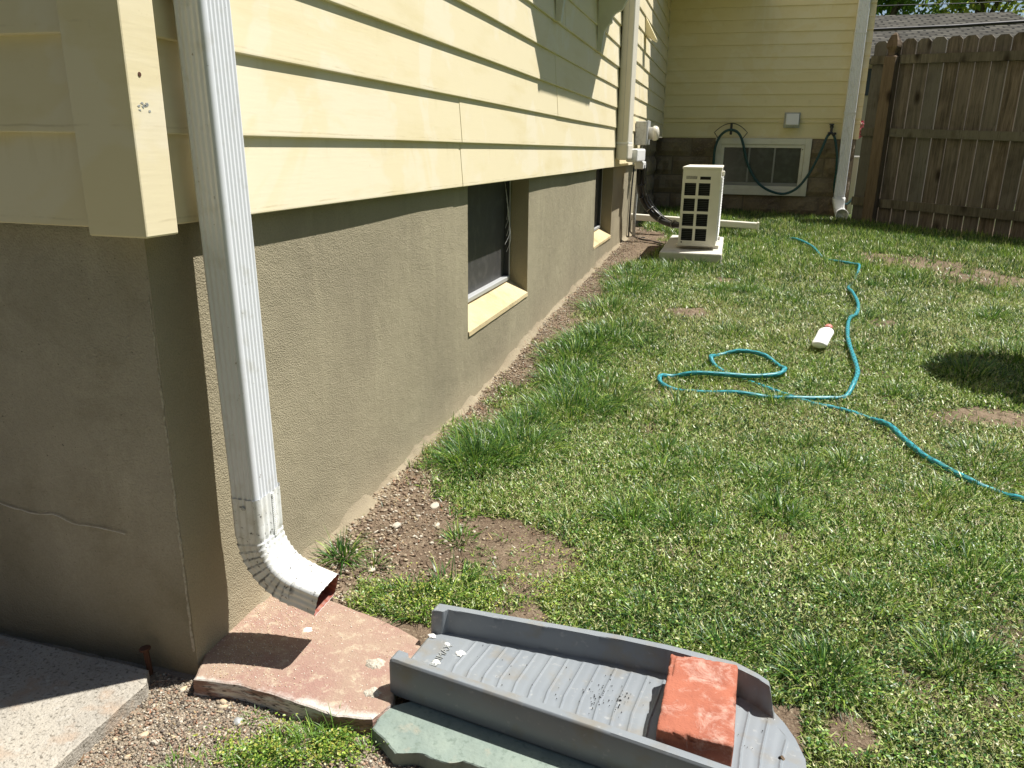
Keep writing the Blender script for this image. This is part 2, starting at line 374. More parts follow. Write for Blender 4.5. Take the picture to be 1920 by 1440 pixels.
def lathe(bm, prof, c, axis, n=24):
    ax = Vector(axis).normalized(); u = ax.orthogonal().normalized(); v = ax.cross(u); c = Vector(c); rings = []
    for (r, h) in prof:
        rings.append([bm.verts.new(c+ax*h+(u*math.cos(2*math.pi*k/n)+v*math.sin(2*math.pi*k/n))*max(r, 1e-5)) for k in range(n)])
    for a, b in zip(rings, rings[1:]):
        for k in range(n): bm.faces.new((a[k], a[(k+1) % n], b[(k+1) % n], b[k]))
    bm.faces.new(rings[0][::-1]); bm.faces.new(rings[-1])
def npmesh(name, V, Fq, mat, cols=None, parent=None, smooth=False):
    """V (n,3); Fq list of face arrays (m,k)"""
    me = bpy.data.meshes.new(name); V = np.asarray(V, np.float32)
    me.vertices.add(len(V)); me.vertices.foreach_set('co', V.ravel())
    idx = np.concatenate([f.ravel() for f in Fq]).astype(np.int32)
    sizes = np.concatenate([np.full(len(f), f.shape[1]) for f in Fq]).astype(np.int32)
    me.loops.add(len(idx)); me.loops.foreach_set('vertex_index', idx)
    me.polygons.add(len(sizes)); st = np.concatenate([[0], np.cumsum(sizes)[:-1]]).astype(np.int32)
    me.polygons.foreach_set('loop_start', st); me.polygons.foreach_set('loop_total', sizes)
    if cols is not None:
        a = me.attributes.new('col', 'FLOAT_COLOR', 'POINT')
        a.data.foreach_set('color', np.concatenate([cols, np.ones((len(cols), 1))], 1).astype(np.float32).ravel())
    me.update(calc_edges=True)
    if smooth: me.polygons.foreach_set('use_smooth', np.ones(len(sizes), bool))
    return link(name, me, mat, parent)

# ------------------------------------------------------------------ ground
gx = np.unique(np.round(np.concatenate([[-900, -300, -80, -25, -10, -4, -1.5], np.arange(-.7, 2.6, .011), np.arange(2.6, 5, .05), [7, 12, 30, 90, 300, 900]]), 4))
gy = np.unique(np.round(np.concatenate([[-900, -300, -80, -20, -5, -2, -.5, 0, .3], np.arange(.5, 3.2, .011), np.arange(3.2, 9, .03), [9.5, 10.5, 12, 15, 20, 30, 60, 120, 300, 900]]), 4))
XX, YY = np.meshgrid(gx, gy, indexing='ij')
near = ((XX > -.8) & (XX < 5) & (YY > .3) & (YY < 9.2))
ZZ = gz(XX, YY)+np.where(near, (fbm(XX, YY, 28, 3, 3)-.5)*.009, 0)
# soil is banked slightly against the wall foot, with a hollow under the walk edge
Vg = np.stack([XX, YY, ZZ], -1).reshape(-1, 3)
nx, ny = XX.shape; I = np.arange(nx*ny).reshape(nx, ny)
Fg = np.stack([I[:-1, :-1], I[1:, :-1], I[1:, 1:], I[:-1, 1:]], -1).reshape(-1, 4)
gr = npmesh('ground', Vg, [Fg], M['soil'], smooth=True); tag(gr, kind='structure')

# ------------------------------------------------------------------ house
E_ = .1166; Z0 = .6725; YN = .86; YF = 8.29; XW = 1.868
house = thing('house', 'pale yellow sided house on a tan stucco basement, with a wing', 'house', (0, YN, 0))
def laps(bm, a0, a1, z0, n, exp, fn, p0=.023, but=.0085, joints={}, z_first=None):
    """clapboards along axis a; fn(a, depth, z) -> point"""
    for k in range(n):
        zb = z0+k*exp; zt = zb+exp+.006
        cuts = [a0]+sorted(joints.get(k, []))+[a1]
        for j in range(len(cuts)-1):
            s0, s1 = cuts[j], cuts[j+1]; d = .0014*(j % 2)
            if j > 0: s0 -= .006
            prof = [(p0-.010, zb), (p0-.0015+d, zb), (p0+d, zb+.0015), (p0+d, zb+.004), (p0-but+d-.0006, zt), (p0-but-.004, zt)]
            m = max(2, int((s1-s0)/.35)+1); ss = [s0+(s1-s0)*i/(m-1) for i in range(m)]
            wob = [(vnoise(s*1.0, k*7.3, 1.3, 4)-.5)*.0035 for s in ss]
            rr = [[bm.verts.new(fn(s, dd, zz+wo)) for dd, zz in prof] for s, wo in zip(ss, wob)]
            for r0, r1 in zip(rr, rr[1:]):
                for i in range(len(prof)-1): bm.faces.new((r0[i], r1[i], r1[i+1], r0[i+1]))
            bm.faces.new(rr[0]); bm.faces.new(rr[-1][::-1])
bm = bmesh.new()
J = {0: [2.09], 1: [2.085], 2: [3.3], 3: [3.25, 5.6], 4: [6.15], 5: [3.4, 6.35], 6: [5.7], 7: [6.05], 8: [6.4]}
laps(bm, .88, 6.43, Z0, 2, E_, lambda a, d, z: (d, a, z), joints=J)
laps(bm, .88, YF-.001, Z0+2*E_, 36, E_, lambda a, d, z: (d, a, z), joints={k-2: v for k, v in J.items() if k >= 2})
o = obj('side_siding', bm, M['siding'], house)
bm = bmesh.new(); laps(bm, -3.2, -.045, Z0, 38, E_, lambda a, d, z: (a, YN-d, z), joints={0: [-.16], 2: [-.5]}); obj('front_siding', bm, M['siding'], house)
# corner board
bm = bmesh.new(); box(bm, -.052, .036, YN-.037, YN+.024, .662, 5.2, .0025, 2); obj('corner_board', bm, M['trim'], house)
for (yy, zz) in ((.845, .857),):
    bm = bmesh.new(); lathe(bm, [(.0028, 0), (.0028, .0006), (.0001, .0007)], (.036, yy, zz), (1, 0, 0), 12); obj('nail_hole', bm, M['rust'], house)
# scuff of chipped paint
bm = bmesh.new(); rr = random.Random(5)
for i in range(9):
    cy, cz = .838+rr.random()*.02, .819+rr.random()*.010-.005
    pts = [(cy+math.cos(a)*.003*rr.uniform(.3, 1.2), cz+math.sin(a)*.0016*rr.uniform(.4, 1.3)) for a in np.linspace(0, 6.28, 8)[:-1]]
    prism(bm, pts, lambda p: (.0355, p[0], p[1]), lambda p: (.0364, p[0], p[1]))
obj('paint_scuff', bm, M['galv'], house)
# bulk behind the siding (keeps light out)
bm = bmesh.new(); box(bm, -3.2, .011, YN+.011, 6.43, .69, 5.1); box(bm, -3.2, .0105, 6.4305, YF+.5, .915, 5.1); obj('wall_core', bm, M['dark'], house)
# foundation, side face with window openings
WIN = [(2.192, 2.921), (4.465, 5.14)]; WZ = .232; ZB = -.12; ZT = .695; FE = 6.52
bm = bmesh.new()
ys = [YN, 2.192, 2.921, 4.465, 5.14, FE]; 
def quadgrid(bm, fn, a0, a1, b0, b1, na, nb):
    g = [[bm.verts.new(fn(a0+(a1-a0)*i/na, b0+(b1-b0)*j/nb)) for j in range(nb+1)] for i in range(na+1)]
    for i in range(na):
        for j in range(nb): bm.faces.new((g[i][j], g[i+1][j], g[i+1][j+1], g[i][j+1]))
def wallpt(y, z):
    return ((float(fbm(y, z+3, 2.2, 21, 2))-.5)*.006*min(1, max(0, (y-YN)/.1)), y, z)
for i, (a, b) in enumerate(zip(ys, ys[1:])):
    zt = WZ if i in (1, 3) else ZT
    quadgrid(bm, wallpt, a, b, ZB, WZ, max(2, int((b-a)/.05)), 8)
    if i not in (1, 3): quadgrid(bm, wallpt, a, b, WZ, ZT, max(2, int((b-a)/.05)), 12)
bmesh.ops.remove_doubles(bm, verts=bm.verts, dist=.0008)
for (a, b) in WIN:
    for yy in (a, b):
        s = 1 if yy == b else -1
        vs = [bm.verts.new(p) for p in (wallpt(yy, WZ-.02), (-.12, yy, WZ+.03), (-.12, yy, ZT), wallpt(yy, ZT))]; bm.faces.new(vs)
vs = [bm.verts.new(p) for p in ((0, FE, ZB), (-.3, FE, ZB), (-.3, FE, ZT), (0, FE, ZT))]; bm.faces.new(vs)
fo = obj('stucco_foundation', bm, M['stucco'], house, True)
fo.data.polygons.foreach_set('use_smooth', [False]*len(fo.data.polygons))
for (a, b) in WIN:
    bm = bmesh.new()
    n = 14; top = []
    for i in range(n+1):
        y = a+.001+(b-a-.002)*i/n
        top.append((y, (random.random()-.5)*.002))
    prof = lambda e: [(.004, WZ-.012+e), (.003, WZ+.002+e), (-.006, WZ+.008+e), (-.08, WZ+.052+e), (-.12, WZ+.055)]
    rr = [[bm.verts.new((x, y, z)) for x, z in prof(e)] for y, e in top]
    for r0, r1 in zip(rr, rr[1:]):
        for i in range(4): bm.faces.new((r0[i], r1[i], r1[i+1], r0[i+1]))
    obj('window_sill', bm, M['sill'], house)
    # basement window: frame > screen, rail
    bm = bmesh.new()
    box(bm, -.098, -.070, a+.002, a+.022, WZ+.052, ZT); box(bm, -.098, -.070, b-.022, b-.002, WZ+.052, ZT)
    box(bm, -.098, -.070, a+.0225, b-.0225, ZT-.03, ZT-.002)
    fr = obj('basement_window', bm, M['dark_metal'], house)
    boxo('screen_rail', (-.096, -.066, a+.0225, b-.0225, WZ+.052, WZ+.068), M['galv_light'], fr, .002)
    bm = bmesh.new(); box(bm, -.074, -.0665, b-.0218, b-.0175, WZ+.053, ZT-.001); obj('screen_edge', bm, M['galv_light'], fr)
    boxo('insect_screen', (-.092, -.088, a+.0225, b-.0225, WZ+.0685, ZT-.0305), M['screen'], fr)
    boxo('screen_stile', (-.0875, -.080, a+.1, a+.112, WZ+.0685, ZT-.0305), M['dark_metal'], fr)
for k in range(5):
    bm = bmesh.new(); z0_ = .40+.03*k; P = [(-.064, 2.86-.012*k, z0_+.14), (-.05, 2.85-.01*k, z0_+.05), (-.062, 2.835-.02*(k % 2), z0_)]
    tube(bm, catmull(P, 5), .0006, 4); obj('cobweb_strand', bm, M['plastic_white'], house)
# front foundation face (near, shaded) and a pale mortar ridge at the corner
bm = bmesh.new(); quadgrid(bm, lambda x, z: (x, YN-.0+(float(vnoise(x, z, 3, 2))-.5)*.004*min(1, max(0, -x/.1)), z), -3.2, 0, ZB, ZT, 60, 16)
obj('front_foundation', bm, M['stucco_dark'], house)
bm = bmesh.new(); P = []
for i in range(60):
    z = .02+i*.0095; P.append((-.0035+(random.random()-.5)*.0016, YN-.0008, z))
tube(bm, P, lambda t: (.0010+.0012*random.random())*(1.25 if t < .8 else .6), 5); obj('corner_ridge', bm, M['mortar'], house)
bm = bmesh.new()
P = [(-.47+i*.012, YN-.0042, .235+float(vnoise(i*.3, 0, 1, 4))*.012-i*.0011) for i in range(32)]
P = [(a_, b_, c_+(random.random()-.5)*.0028) for a_, b_, c_ in P]
tube(bm, P, lambda t: .0003+.0008*random.random(), 4); obj('hairline_crack', bm, simple('lime_in_crack', (.56, .52, .44), .95), house)
# sandy mortar fillet along the wall foot
bm = bmesh.new(); rr = []
for i in range(420):
    y = YN+.10+i*.0128; q = float(fbm(y, 0, 14, 31, 3))-.5; g0 = G(.01, y); k = max(.05, .5+2.2*q)
    rr.append([bm.verts.new(p) for p in ((-.001, y, g0+.026*k+.004), (.006, y, g0+.016*k), (.015, y, g0+.007*k), (.030+.02*q, y, g0-.004))])
for a, b in zip(rr, rr[1:]):
    for k in range(3): bm.faces.new((a[k], b[k], b[k+1], a[k+1]))
obj('mortar_fillet', bm, stucco('sandy_mortar', (.31, .265, .185), (.23, .185, .125)), house, True)
# block foundation of the set-back part and the wing
def blocks(bm, a0, a1, z0, fn, hole=None, L=.362, H=.182, seed=1):
    rr = random.Random(seed); row = 0; z = .905-H
    while z > z0-H:
        a = a0-(L/2 if row % 2 else 0)
        while a < a1:
            s0 = max(a0, a)+.007; s1 = min(a1, a+L)-.007
            if s1-s0 > .02 and not (hole and s0 > hole[0]-.01 and s1 < hole[1]+.01 and z > hole[2]-.01):
                n = 6; m = 4; g = {}
                for i in range(n+1):
                    for j in range(m+1):
                        u, v = i/n, j/m; edge = min(u, 1-u, v, 1-v)
                        d = 0 if edge == 0 else .014+rr.random()*.018
                        if hole and hole[0]-.03 < s0+(s1-s0)*u < hole[1]+.03 and hole[2]-.03 < z+H*v: d = 0
                        g[i, j] = bm.verts.new(fn(s0+(s1-s0)*u, d, z+.005+(H-.010)*v))
                for i in range(n):
                    for j in range(m): bm.faces.new((g[i, j], g[i+1, j], g[i+1, j+1], g[i, j+1]))
            a += L
        z -= H; row += 1
bm = bmesh.new(); blocks(bm, FE-.4, YF, .0, lambda a, d, z: (-.045+d, a, z), seed=3)
bl = obj('block_foundation', bm, M['block'], house)
boxo('mortar_bed', (-.3, -.0455, FE-.5, YF+.2, -.1, .9), M['block_mortar'], bl)
bm = bmesh.new(); blocks(bm, -.04, XW-.015, .0, lambda a, d, z: (a, YF+.012-d, z), hole=(.56, 1.44, .37), seed=5)
bl = obj('block_foundation', bm, M['block'], house)
boxo('mortar_bed', (-.04, XW-.016, YF+.0125, YF+.4, -.1, .9), M['block_mortar'], bl)
# wing siding: band board, ledge and laps
bm = bmesh.new(); laps(bm, .0235, XW, 1.085, 11, .1105, lambda a, d, z: (a, YF-d+.012, z), but=.0085); obj('wing_siding', bm, M['siding_wing'], house)
bm = bmesh.new()
prof = [(.0, .905), (.010, .905), (.010, 1.045), (.022, 1.048), (.022, 1.058), (.013, 1.060), (.013, 1.09), (0, 1.09)]
a = [bm.verts.new((.0235, YF+.012-d, z)) for d, z in prof]; b = [bm.verts.new((XW, YF+.012-d, z)) for d, z in prof]
for i in range(len(prof)): bm.faces.new((a[i], b[i], b[(i+1) % len(prof)], a[(i+1) % len(prof)]))
bm.faces.new(a[::-1]); bm.faces.new(b); obj('band_board', bm, M['siding_wing'], house)
boxo('wing_core', (.02, XW-.004, YF+.013, YF+4, .9, 2.3), M['siding_wing'], house)
bm = bmesh.new(); prism(bm, [(YF-.02, 2.302), (YF+4.3, 3.2), (YF+4.3, 3.28), (YF-.02, 2.36)], lambda p: (.03, p[0], p[1]), lambda p: (XW+.05, p[0], p[1])); obj('wing_roof', bm, M['shingle'], house)
# corner post line between the two walls
boxo('inside_corner_bead', (.020, .030, YF-.022, YF-.0125, Z0+2*E_, 2.3), M['trim'], house)
# unseen box, added to throw shade into the inside corner
boxo('corner_shade_box', (.013, .9, 7.40, YF+3.2, 2.37, 5.1), M['siding'], house) if False else boxo('corner_shade_box', (.03, .9, 7.40, YF+.004, 2.22, 5.1), M['siding'], house)
bm = bmesh.new(); prism(bm, [(-3.4, 5.1), (.25, 5.1), (.25, 5.2), (-1.6, 6.3), (-3.4, 6.3)], lambda p: (p[0], YN-.2, p[1]), lambda p: (p[0], YF+1, p[1])); obj('main_roof', bm, M['shingle'], house)
# bay window on scrolled brackets
bay = []
pts = [(.012, 2.54), (.34, 3.24), (.34, 4.30), (.012, 5.0)]
bm = bmesh.new(); prism(bm, pts, lambda p: (p[0], p[1], 1.752), lambda p: (p[0], p[1], 3.3)); bw = obj('bay_window', bm, M['window_white'], house)
prof = [(.022, 1.256), (.044, 1.250), (.050, 1.30), (.056, 1.345), (.078, 1.375), (.092, 1.385), (.090, 1.405), (.105, 1.425), (.14, 1.443), (.162, 1.487), (.165, 1.55), (.19, 1.61), (.24, 1.65), (.30, 1.67), (.32, 1.70), (.32, 1.751), (.022, 1.751)]
for yc in (3.2, 4.18):
    bm = bmesh.new(); prism(bm, prof, lambda p: (p[0], yc, p[1]), lambda p: (p[0], yc+.032, p[1]))
    obj('scroll_bracket', bm, M['window_white'], bw)
# dryer hood on the side wall
bm = bmesh.new(); prism(bm, [(.02, 1.60), (.10, 1.555), (.105, 1.57), (.02, 1.72)], lambda p: (p[0], 6.25, p[1]), lambda p: (p[0], 6.40, p[1])); hd = obj('wall_hood', bm, M['siding_wing'], house)

# ------------------------------------------------------------------ wing window
WY = YF+.0
win = thing('basement_window', 'white framed basement window with three dark panes beneath the coiled hose hanger', 'window', (1.0, WY, .36))
def frame(bm, x0, x1, z0, z1, wd, y0, y1, bev=.002):
    box(bm, x0, x0+wd, y0, y1, z0, z1, bev); box(bm, x1-wd, x1, y0, y1, z0, z1, bev)
    box(bm, x0+wd, x1-wd, y0+.0006, y1, z1-wd, z1, bev); box(bm, x0+wd, x1-wd, y0+.0006, y1, z0, z0+wd, bev)
bm = bmesh.new(); frame(bm, .552, 1.452, .362, .902, .058, WY-.035, WY+.02); obj('outer_frame', bm, M['window_white'], win)
bm = bmesh.new(); frame(bm, .611, 1.393, .421, .843, .030, WY-.025, WY+.02); obj('sash', bm, M['window_white'], win)
boxo('sash_bottom', (.642, 1.362, WY-.022, WY+.01, .4515, .4825), M['muntin'], win, .001)
boxo('pane', (.6415, 1.3625, WY-.008, WY+.004, .483, .8125), M['glass'], win)
for x in (.875, 1.115): boxo('muntin', (x, x+.016, WY-.014, WY-.0085, .4835, .8120), M['muntin'], win)
bm = bmesh.new()
for x, z in ((1.375, .80), (1.375, .46)): lathe(bm, [(.006, 0), (.005, .004)], (x, WY-.025, z), (0, -1, 0), 8)
obj('screw', bm, M['dark_metal'], win)

# ------------------------------------------------------------------ downspouts
def spout_profile(wy, dx, nf_front, nf_side, r=.006, dep=.0022):
    """closed section in (x, y): x depth, y width; corrugated faces"""
    pts = []
    def side(ax, ay, bx, by, nx_, ny_, nf):
        L = math.hypot(bx-ax, by-ay); m = nf*6
        for i in range(m+1):
            t = i/m; s = math.sin(math.pi*nf*t)**2 if nf else 0
            d = -dep*s*(1 if .02 < t < .98 else 0)
            pts.append((ax+(bx-ax)*t+nx_*d, ay+(by-ay)*t+ny_*d))
    hx, hy = dx/2, wy/2
    side(hx, -hy+r*1.6, hx, hy-r*1.6, 1, 0, nf_front)
    side(hx-r, hy, -hx+r, hy, 0, 1, nf_side)
    side(-hx, hy-r, -hx, -hy+r, -1, 0, nf_front)
    side(-hx+r, -hy, hx-r, -hy, 0, -1, nf_side)
    return pts
def sweep(bm, prof, frames, cap=False):
    """frames: list of (centre, xdir, ydir, sx, sy)"""
    rings = [[bm.verts.new(c+xd*(p[0]*sx)+yd*(p[1]*sy)) for p in prof] for c, xd, yd, sx, sy in frames]
    n = len(prof)
    for a, b in zip(rings, rings[1:]):
        for i in range(n): bm.faces.new((a[i], a[(i+1) % n], b[(i+1) % n], b[i]))
    if cap: bm.faces.new(rings[0][::-1]); bm.faces.new(rings[-1])
    return rings
DSX, DSY = .0695, .9535
ds = thing('downspout', 'white fluted downspout at the near house corner, ending above the red flagstone', 'downspout', (DSX, DSY, .08))
pr = spout_profile(.070, .046, 6, 4)
X_, Y_ = Vector((1, 0, 0)), Vector((0, 1, 0))
bm = bmesh.new(); sweep(bm, pr, [(Vector((DSX-.001-.012*min(1, (z-.236)/.8), DSY-.002*(z/1.2), z)), X_, Y_, 1, 1) for z in np.arange(.236, 5.12, .12)]); obj('pipe', bm, M['white_paint'], ds, True)
# elbow: collar, crimped bend, outlet
bm = bmesh.new(); fr_ = []
for z in np.linspace(.262, .199, 8): fr_.append((Vector((DSX, DSY, z)), X_, Y_, 1.06, 1.045))
th = math.radians(75); R_ = .090; cx = DSX+R_; cz = .196; N_ = 70; nrid = 10
for i in range(N_+1):
    a = th*i/N_; ph = (i/N_*nrid) % 1
    c = Vector((cx-R_*math.cos(a), DSY, cz-R_*math.sin(a)))
    xd = Vector((math.cos(a), 0, math.sin(a)))
    saw = 1.055-.085*ph**.8
    fr_.append((c, xd, Y_, saw, 1.045-.035*ph**.8))
cE = c.copy(); dE = Vector((math.sin(th), 0, -math.cos(th))); xdE = xd
for k in range(1, 8): fr_.append((cE+dE*(.046*k/7), xdE, Y_, 1.0+(.0 if k < 7 else .02), 1.0))
prE = spout_profile(.070, .046, 4, 3, dep=.0016)
dl = bm.verts.layers.float_vector.new('dirt'); rg = sweep(bm, prE, fr_)
for i, ring_ in enumerate(rg):
    ii = i-8; on = 0 <= ii <= N_ and ii % 7 in (0, 6)
    for v in ring_:
        side_ = 1.0 if v.co.y < DSY-.02 else .45
        v[dl] = ((side_ if on else 0)+(.25 if v.co.y < DSY-.02 and v.co.z < .13 else 0), 0, 0)
el = obj('elbow', bm, M['elbow'], ds, True)
bm = bmesh.new(); sweep(bm, [(p[0]*.93, p[1]*.95) for p in prE], [(cE+dE*(.041*k/5), xdE, Y_, 1.0, 1.0) for k in range(1, 6)]+[(cE+dE*.0457, xdE, Y_, 1.07, 1.05)]); obj('outlet_lining', bm, M['red_reflection'], el, True)
bm = bmesh.new(); lathe(bm, [(.0035, 0), (.003, .0015), (.0012, .0016)], (DSX, DSY-.0372, .248), (0, -1, 0), 12); obj('screw', bm, M['galv'], ds)
bm = bmesh.new(); box(bm, .022, .033, DSY-.046, DSY+.030, .965, .985, .001)
obj('clip', bm, M['rust'], ds)
# crimped seam strip on the elbow face
bm = bmesh.new()
for i in range(22): box(bm, DSX+.0243, DSX+.0256, DSY+.002, DSY+.010, .186+i*.0034, .1878+i*.0034)
obj('crimped_seam', bm, M['elbow'], ds)

fd = thing('downspout', 'white downspout on the yellow wing beside the wooden fence, ending in a white drain elbow', 'downspout', (1.75, 8.2, .3))
def lin(a, b, n): return [Vector(a).lerp(Vector(b), i/n) for i in range(n+1)]
pf = spout_profile(.046, .098, 2, 6, dep=.003)
bm = bmesh.new(); sweep(bm, pf, [(c, X_, Y_, 1, 1) for c in lin((1.757, 8.235, .345), (1.752, 8.235, 2.3), 12)]); obj('pipe', bm, M['white_paint'], fd, True)
for z in (1.13, 1.82): boxo('strap', (1.702, 1.806, 8.208, 8.262, z, z+.012), M['white_paint'], fd)
# adapter and round elbow
bm = bmesh.new(); n = 28; rings = []
def ringp(c, rx, ry, sq, tilt=0):
    out = []
    for k in range(n):
        a = 2*math.pi*k/n; cx_, sy_ = math.cos(a), math.sin(a)
        e = 1 if sq == 0 else (max(abs(cx_), abs(sy_)))**-sq
        out.append(bm.verts.new((c[0]+rx*cx_*e, c[1]+ry*sy_*e*math.cos(tilt), c[2]+ry*sy_*e*math.sin(tilt))))
    return out
secs = [((1.757, 8.235, .362), .057, .040, .9, 0), ((1.757, 8.235, .325), .057, .040, .9, 0), ((1.765, 8.225, .27), .052, .050, .3, .1), ((1.775, 8.21, .245), .054, .054, 0, .3),
        ((1.778, 8.19, .228), .054, .054, 0, .6), ((1.782, 8.165, .215), .054, .054, 0, 1.0), ((1.785, 8.14, .207), .054, .054, 0, 1.35), ((1.786, 8.11, .204), .054, .054, 0, 1.5), ((1.786, 8.108, .204), .06, .06, 0, 1.5), ((1.786, 8.085, .204), .06, .06, 0, 1.5)]
rings = [ringp(*s) for s in secs]
for a, b in zip(rings, rings[1:]):
    for k in range(n): bm.faces.new((a[k], a[(k+1) % n], b[(k+1) % n], b[k]))
bm.faces.new(rings[0])
inn = ringp((1.786, 8.085, .204), .05, .05, 0, 1.5); inb = ringp((1.786, 8.15, .21), .05, .05, 0, 1.5)
for k in range(n):
    bm.faces.new((rings[-1][k], rings[-1][(k+1) % n], inn[(k+1) % n], inn[k])); bm.faces.new((inn[k], inn[(k+1) % n], inb[(k+1) % n], inb[k]))
bm.faces.new(inb); obj('drain_elbow', bm, M['plastic_white'], fd, True)

# ------------------------------------------------------------------ line set cover, bundle, meter
lc = thing('line_cover', 'beige vertical plastic line cover on the siding with a white boxed elbow at its foot', 'pipe cover', (.07, 5.1, .7))
bm = bmesh.new(); box(bm, .0235, .098, 5.03, 5.235, .82, 2.9, .010, 3); obj('vertical_cover', bm, M['plastic_beige'], lc)
bm = bmesh.new(); box(bm, .0235, .102, 5.025, 5.245, .715, .815, .014, 3); obj('corner_cover', bm, M['plastic_beige'], lc)
bm = bmesh.new(); box(bm, .060, .136, 5.2455, 5.72, .700, .785, .012, 3); obj('horizontal_cover', bm, M['plastic_white'], lc)
bm = bmesh.new(); box(bm, .078, .140, 5.60, 5.76, .650, .699, .006, 2); obj('end_cover', bm, M['plastic_white'], lc)
bm = bmesh.new(); box(bm, .0245, .0995, 5.031, 5.238, .812, .824, .001); obj('joint_band', bm, M['plastic_white'], lc)
boxo('seam', (.0605, .0625, 5.0285, 5.031, .83, 2.9), M['galv'], lc)
lb = thing('refrigerant_lines', 'black insulated pipe bundle sweeping down from the line cover to the condenser', 'pipes', (.1, 5.8, .66))
P = catmull([(.105, 5.68, .668), (.105, 5.70, .56), (.12, 5.80, .44), (.19, 5.82, .34), (.28, 5.76, .285), (.38, 5.66, .27), (.46, 5.58, .28)], 8)
bm = bmesh.new(); tube(bm, P, .020, 10); obj('insulated_pipe', bm, M['rubber'], lb, True)
bm = bmesh.new(); tube(bm, [p+Vector((.03, -.02, .008+.006*math.sin(i*.3))) for i, p in enumerate(P)], .011, 8); obj('insulated_pipe', bm, M['rubber'], lb, True)
bm = bmesh.new(); tube(bm, [p+Vector((.048, -.01, .016)) for p in P], .004, 6); obj('control_wire', bm, M['dark_metal'], lb, True)
for i in (9, 15, 22, 30, 38): 
    bm = bmesh.new(); c = P[i]+Vector((.014, -.01, .005)); d = (P[i+1]-P[i]).normalized(); lathe(bm, [(.0305, -.0015), (.0305, .0015)], c, d, 14)
    obj('cable_tie', bm, M['rubber'] if i % 2 else M['galv'], lb)
em = thing('electric_meter', 'grey steel meter box on the siding with a round clouded glass dome', 'electric meter', (.07, 6.05, .9))
bm = bmesh.new(); box(bm, .024, .108, 5.98, 6.19, .812, .978, .004, 2); obj('box', bm, M['galv'], em)
bm = bmesh.new(); box(bm, .1085, .113, 5.99, 6.18, .816, .985, .002); obj('cover', bm, M['galv_light'], em)
bm = bmesh.new(); lathe(bm, [(.045, 0), (.045, .030), (.052, .032), (.054, .04), (.052, .058), (.042, .070), (.02, .076), (.001, .077)], (.1135, 6.085, .897), (1, 0, 0), 24); obj('glass_dome', bm, M['meter_glass'], em, True)
bm = bmesh.new(); tube(bm, [(.065, 6.08, .811), (.065, 6.08, .79), (.055, 6.07, .66), (.045, 6.05, .3), (.05, 6.03, .14)], .012, 8); obj('conduit', bm, M['galv'], em, True)
gc = thing('ground_wire', 'thin black wire running down the stucco near the end of the wall', 'wire', (.01, 6.02, .1))
bm = bmesh.new(); tube(bm, catmull([(.012, 6.13, .66), (.010, 6.08, .5), (.011, 6.04, .3), (.012, 6.03, .16), (.02, 6.03, .125), (.06, 6.03, .128), (.14, 6.0, .138)], 5), .006, 6); obj('wire', bm, M['cable'], gc, True)
bm = bmesh.new(); tube(bm, catmull([(.05, 6.02, .14), (.12, 5.9, .138), (.22, 5.8, .135), (.33, 5.62, .135)], 5), .005, 6); obj('loose_wire', bm, M['cable'], gc, True)

# ------------------------------------------------------------------ condenser on its pad
A0, A1, B0, B1, C0, C1 = .448, .676, 5.0, 5.74, .205, .668
pad = boxo('concrete_pad', (.35, .722, 4.83, 5.86, .03, .182), M['pad'], None, .008, 2)
tag(pad, 'light grey concrete pad on the grass beneath the air conditioner', 'concrete pad')
ac = thing('air_conditioner', 'ivory outdoor air conditioner unit with a grid of dark openings on its side', 'air conditioner', (.56, 5.37, .182))
def rect(u0, u1, v0, v1): return (A0+(A1-A0)*u0, A0+(A1-A0)*u1, C0+(C1-C0)*v0, C0+(C1-C0)*v1)
holes = []
for (v1, v0) in ((.175, .335), (.375, .54), (.575, .735), (.77, .93)):
    for (u0, u1) in ((.07, .37), (.44, .74)): holes.append((u0, u1, 1-v0-.0, 1-v1))
vent = [(.10, .38, .875, .915), (.46, .74, .87, .91)]
us = sorted({0, 1}|{h[0] for h in holes+vent}|{h[1] for h in holes+vent}); vsx = sorted({0, 1}|{h[2] for h in holes+vent}|{h[3] for h in holes+vent})
bm = bmesh.new(); gl = [[bm.verts.new((A0+(A1-A0)*u, B0, C0+(C1-C0)*v)) for v in vsx] for u in us]
inh = lambda u, v: any(h[0] < u < h[1] and h[2] < v < h[3] for h in holes+vent)
for i in range(len(us)-1):
    for j in range(len(vsx)-1):
        if not inh((us[i]+us[i+1])/2, (vsx[j]+vsx[j+1])/2): bm.faces.new((gl[i][j], gl[i+1][j], gl[i+1][j+1], gl[i][j+1]))
for h in holes+vent:
    x0, x1, z0, z1 = rect(h[0], h[1], h[2], h[3])
    f = [bm.verts.new(p) for p in ((x0, B0, z0), (x1, B0, z0), (x1, B0, z1), (x0, B0, z1))]; k = [bm.verts.new(p) for p in ((x0, B0+.006, z0), (x1, B0+.006, z0), (x1, B0+.006, z1), (x0, B0+.006, z1))]
    for i in range(4): bm.faces.new((f[i], f[(i+1) % 4], k[(i+1) % 4], k[i]))
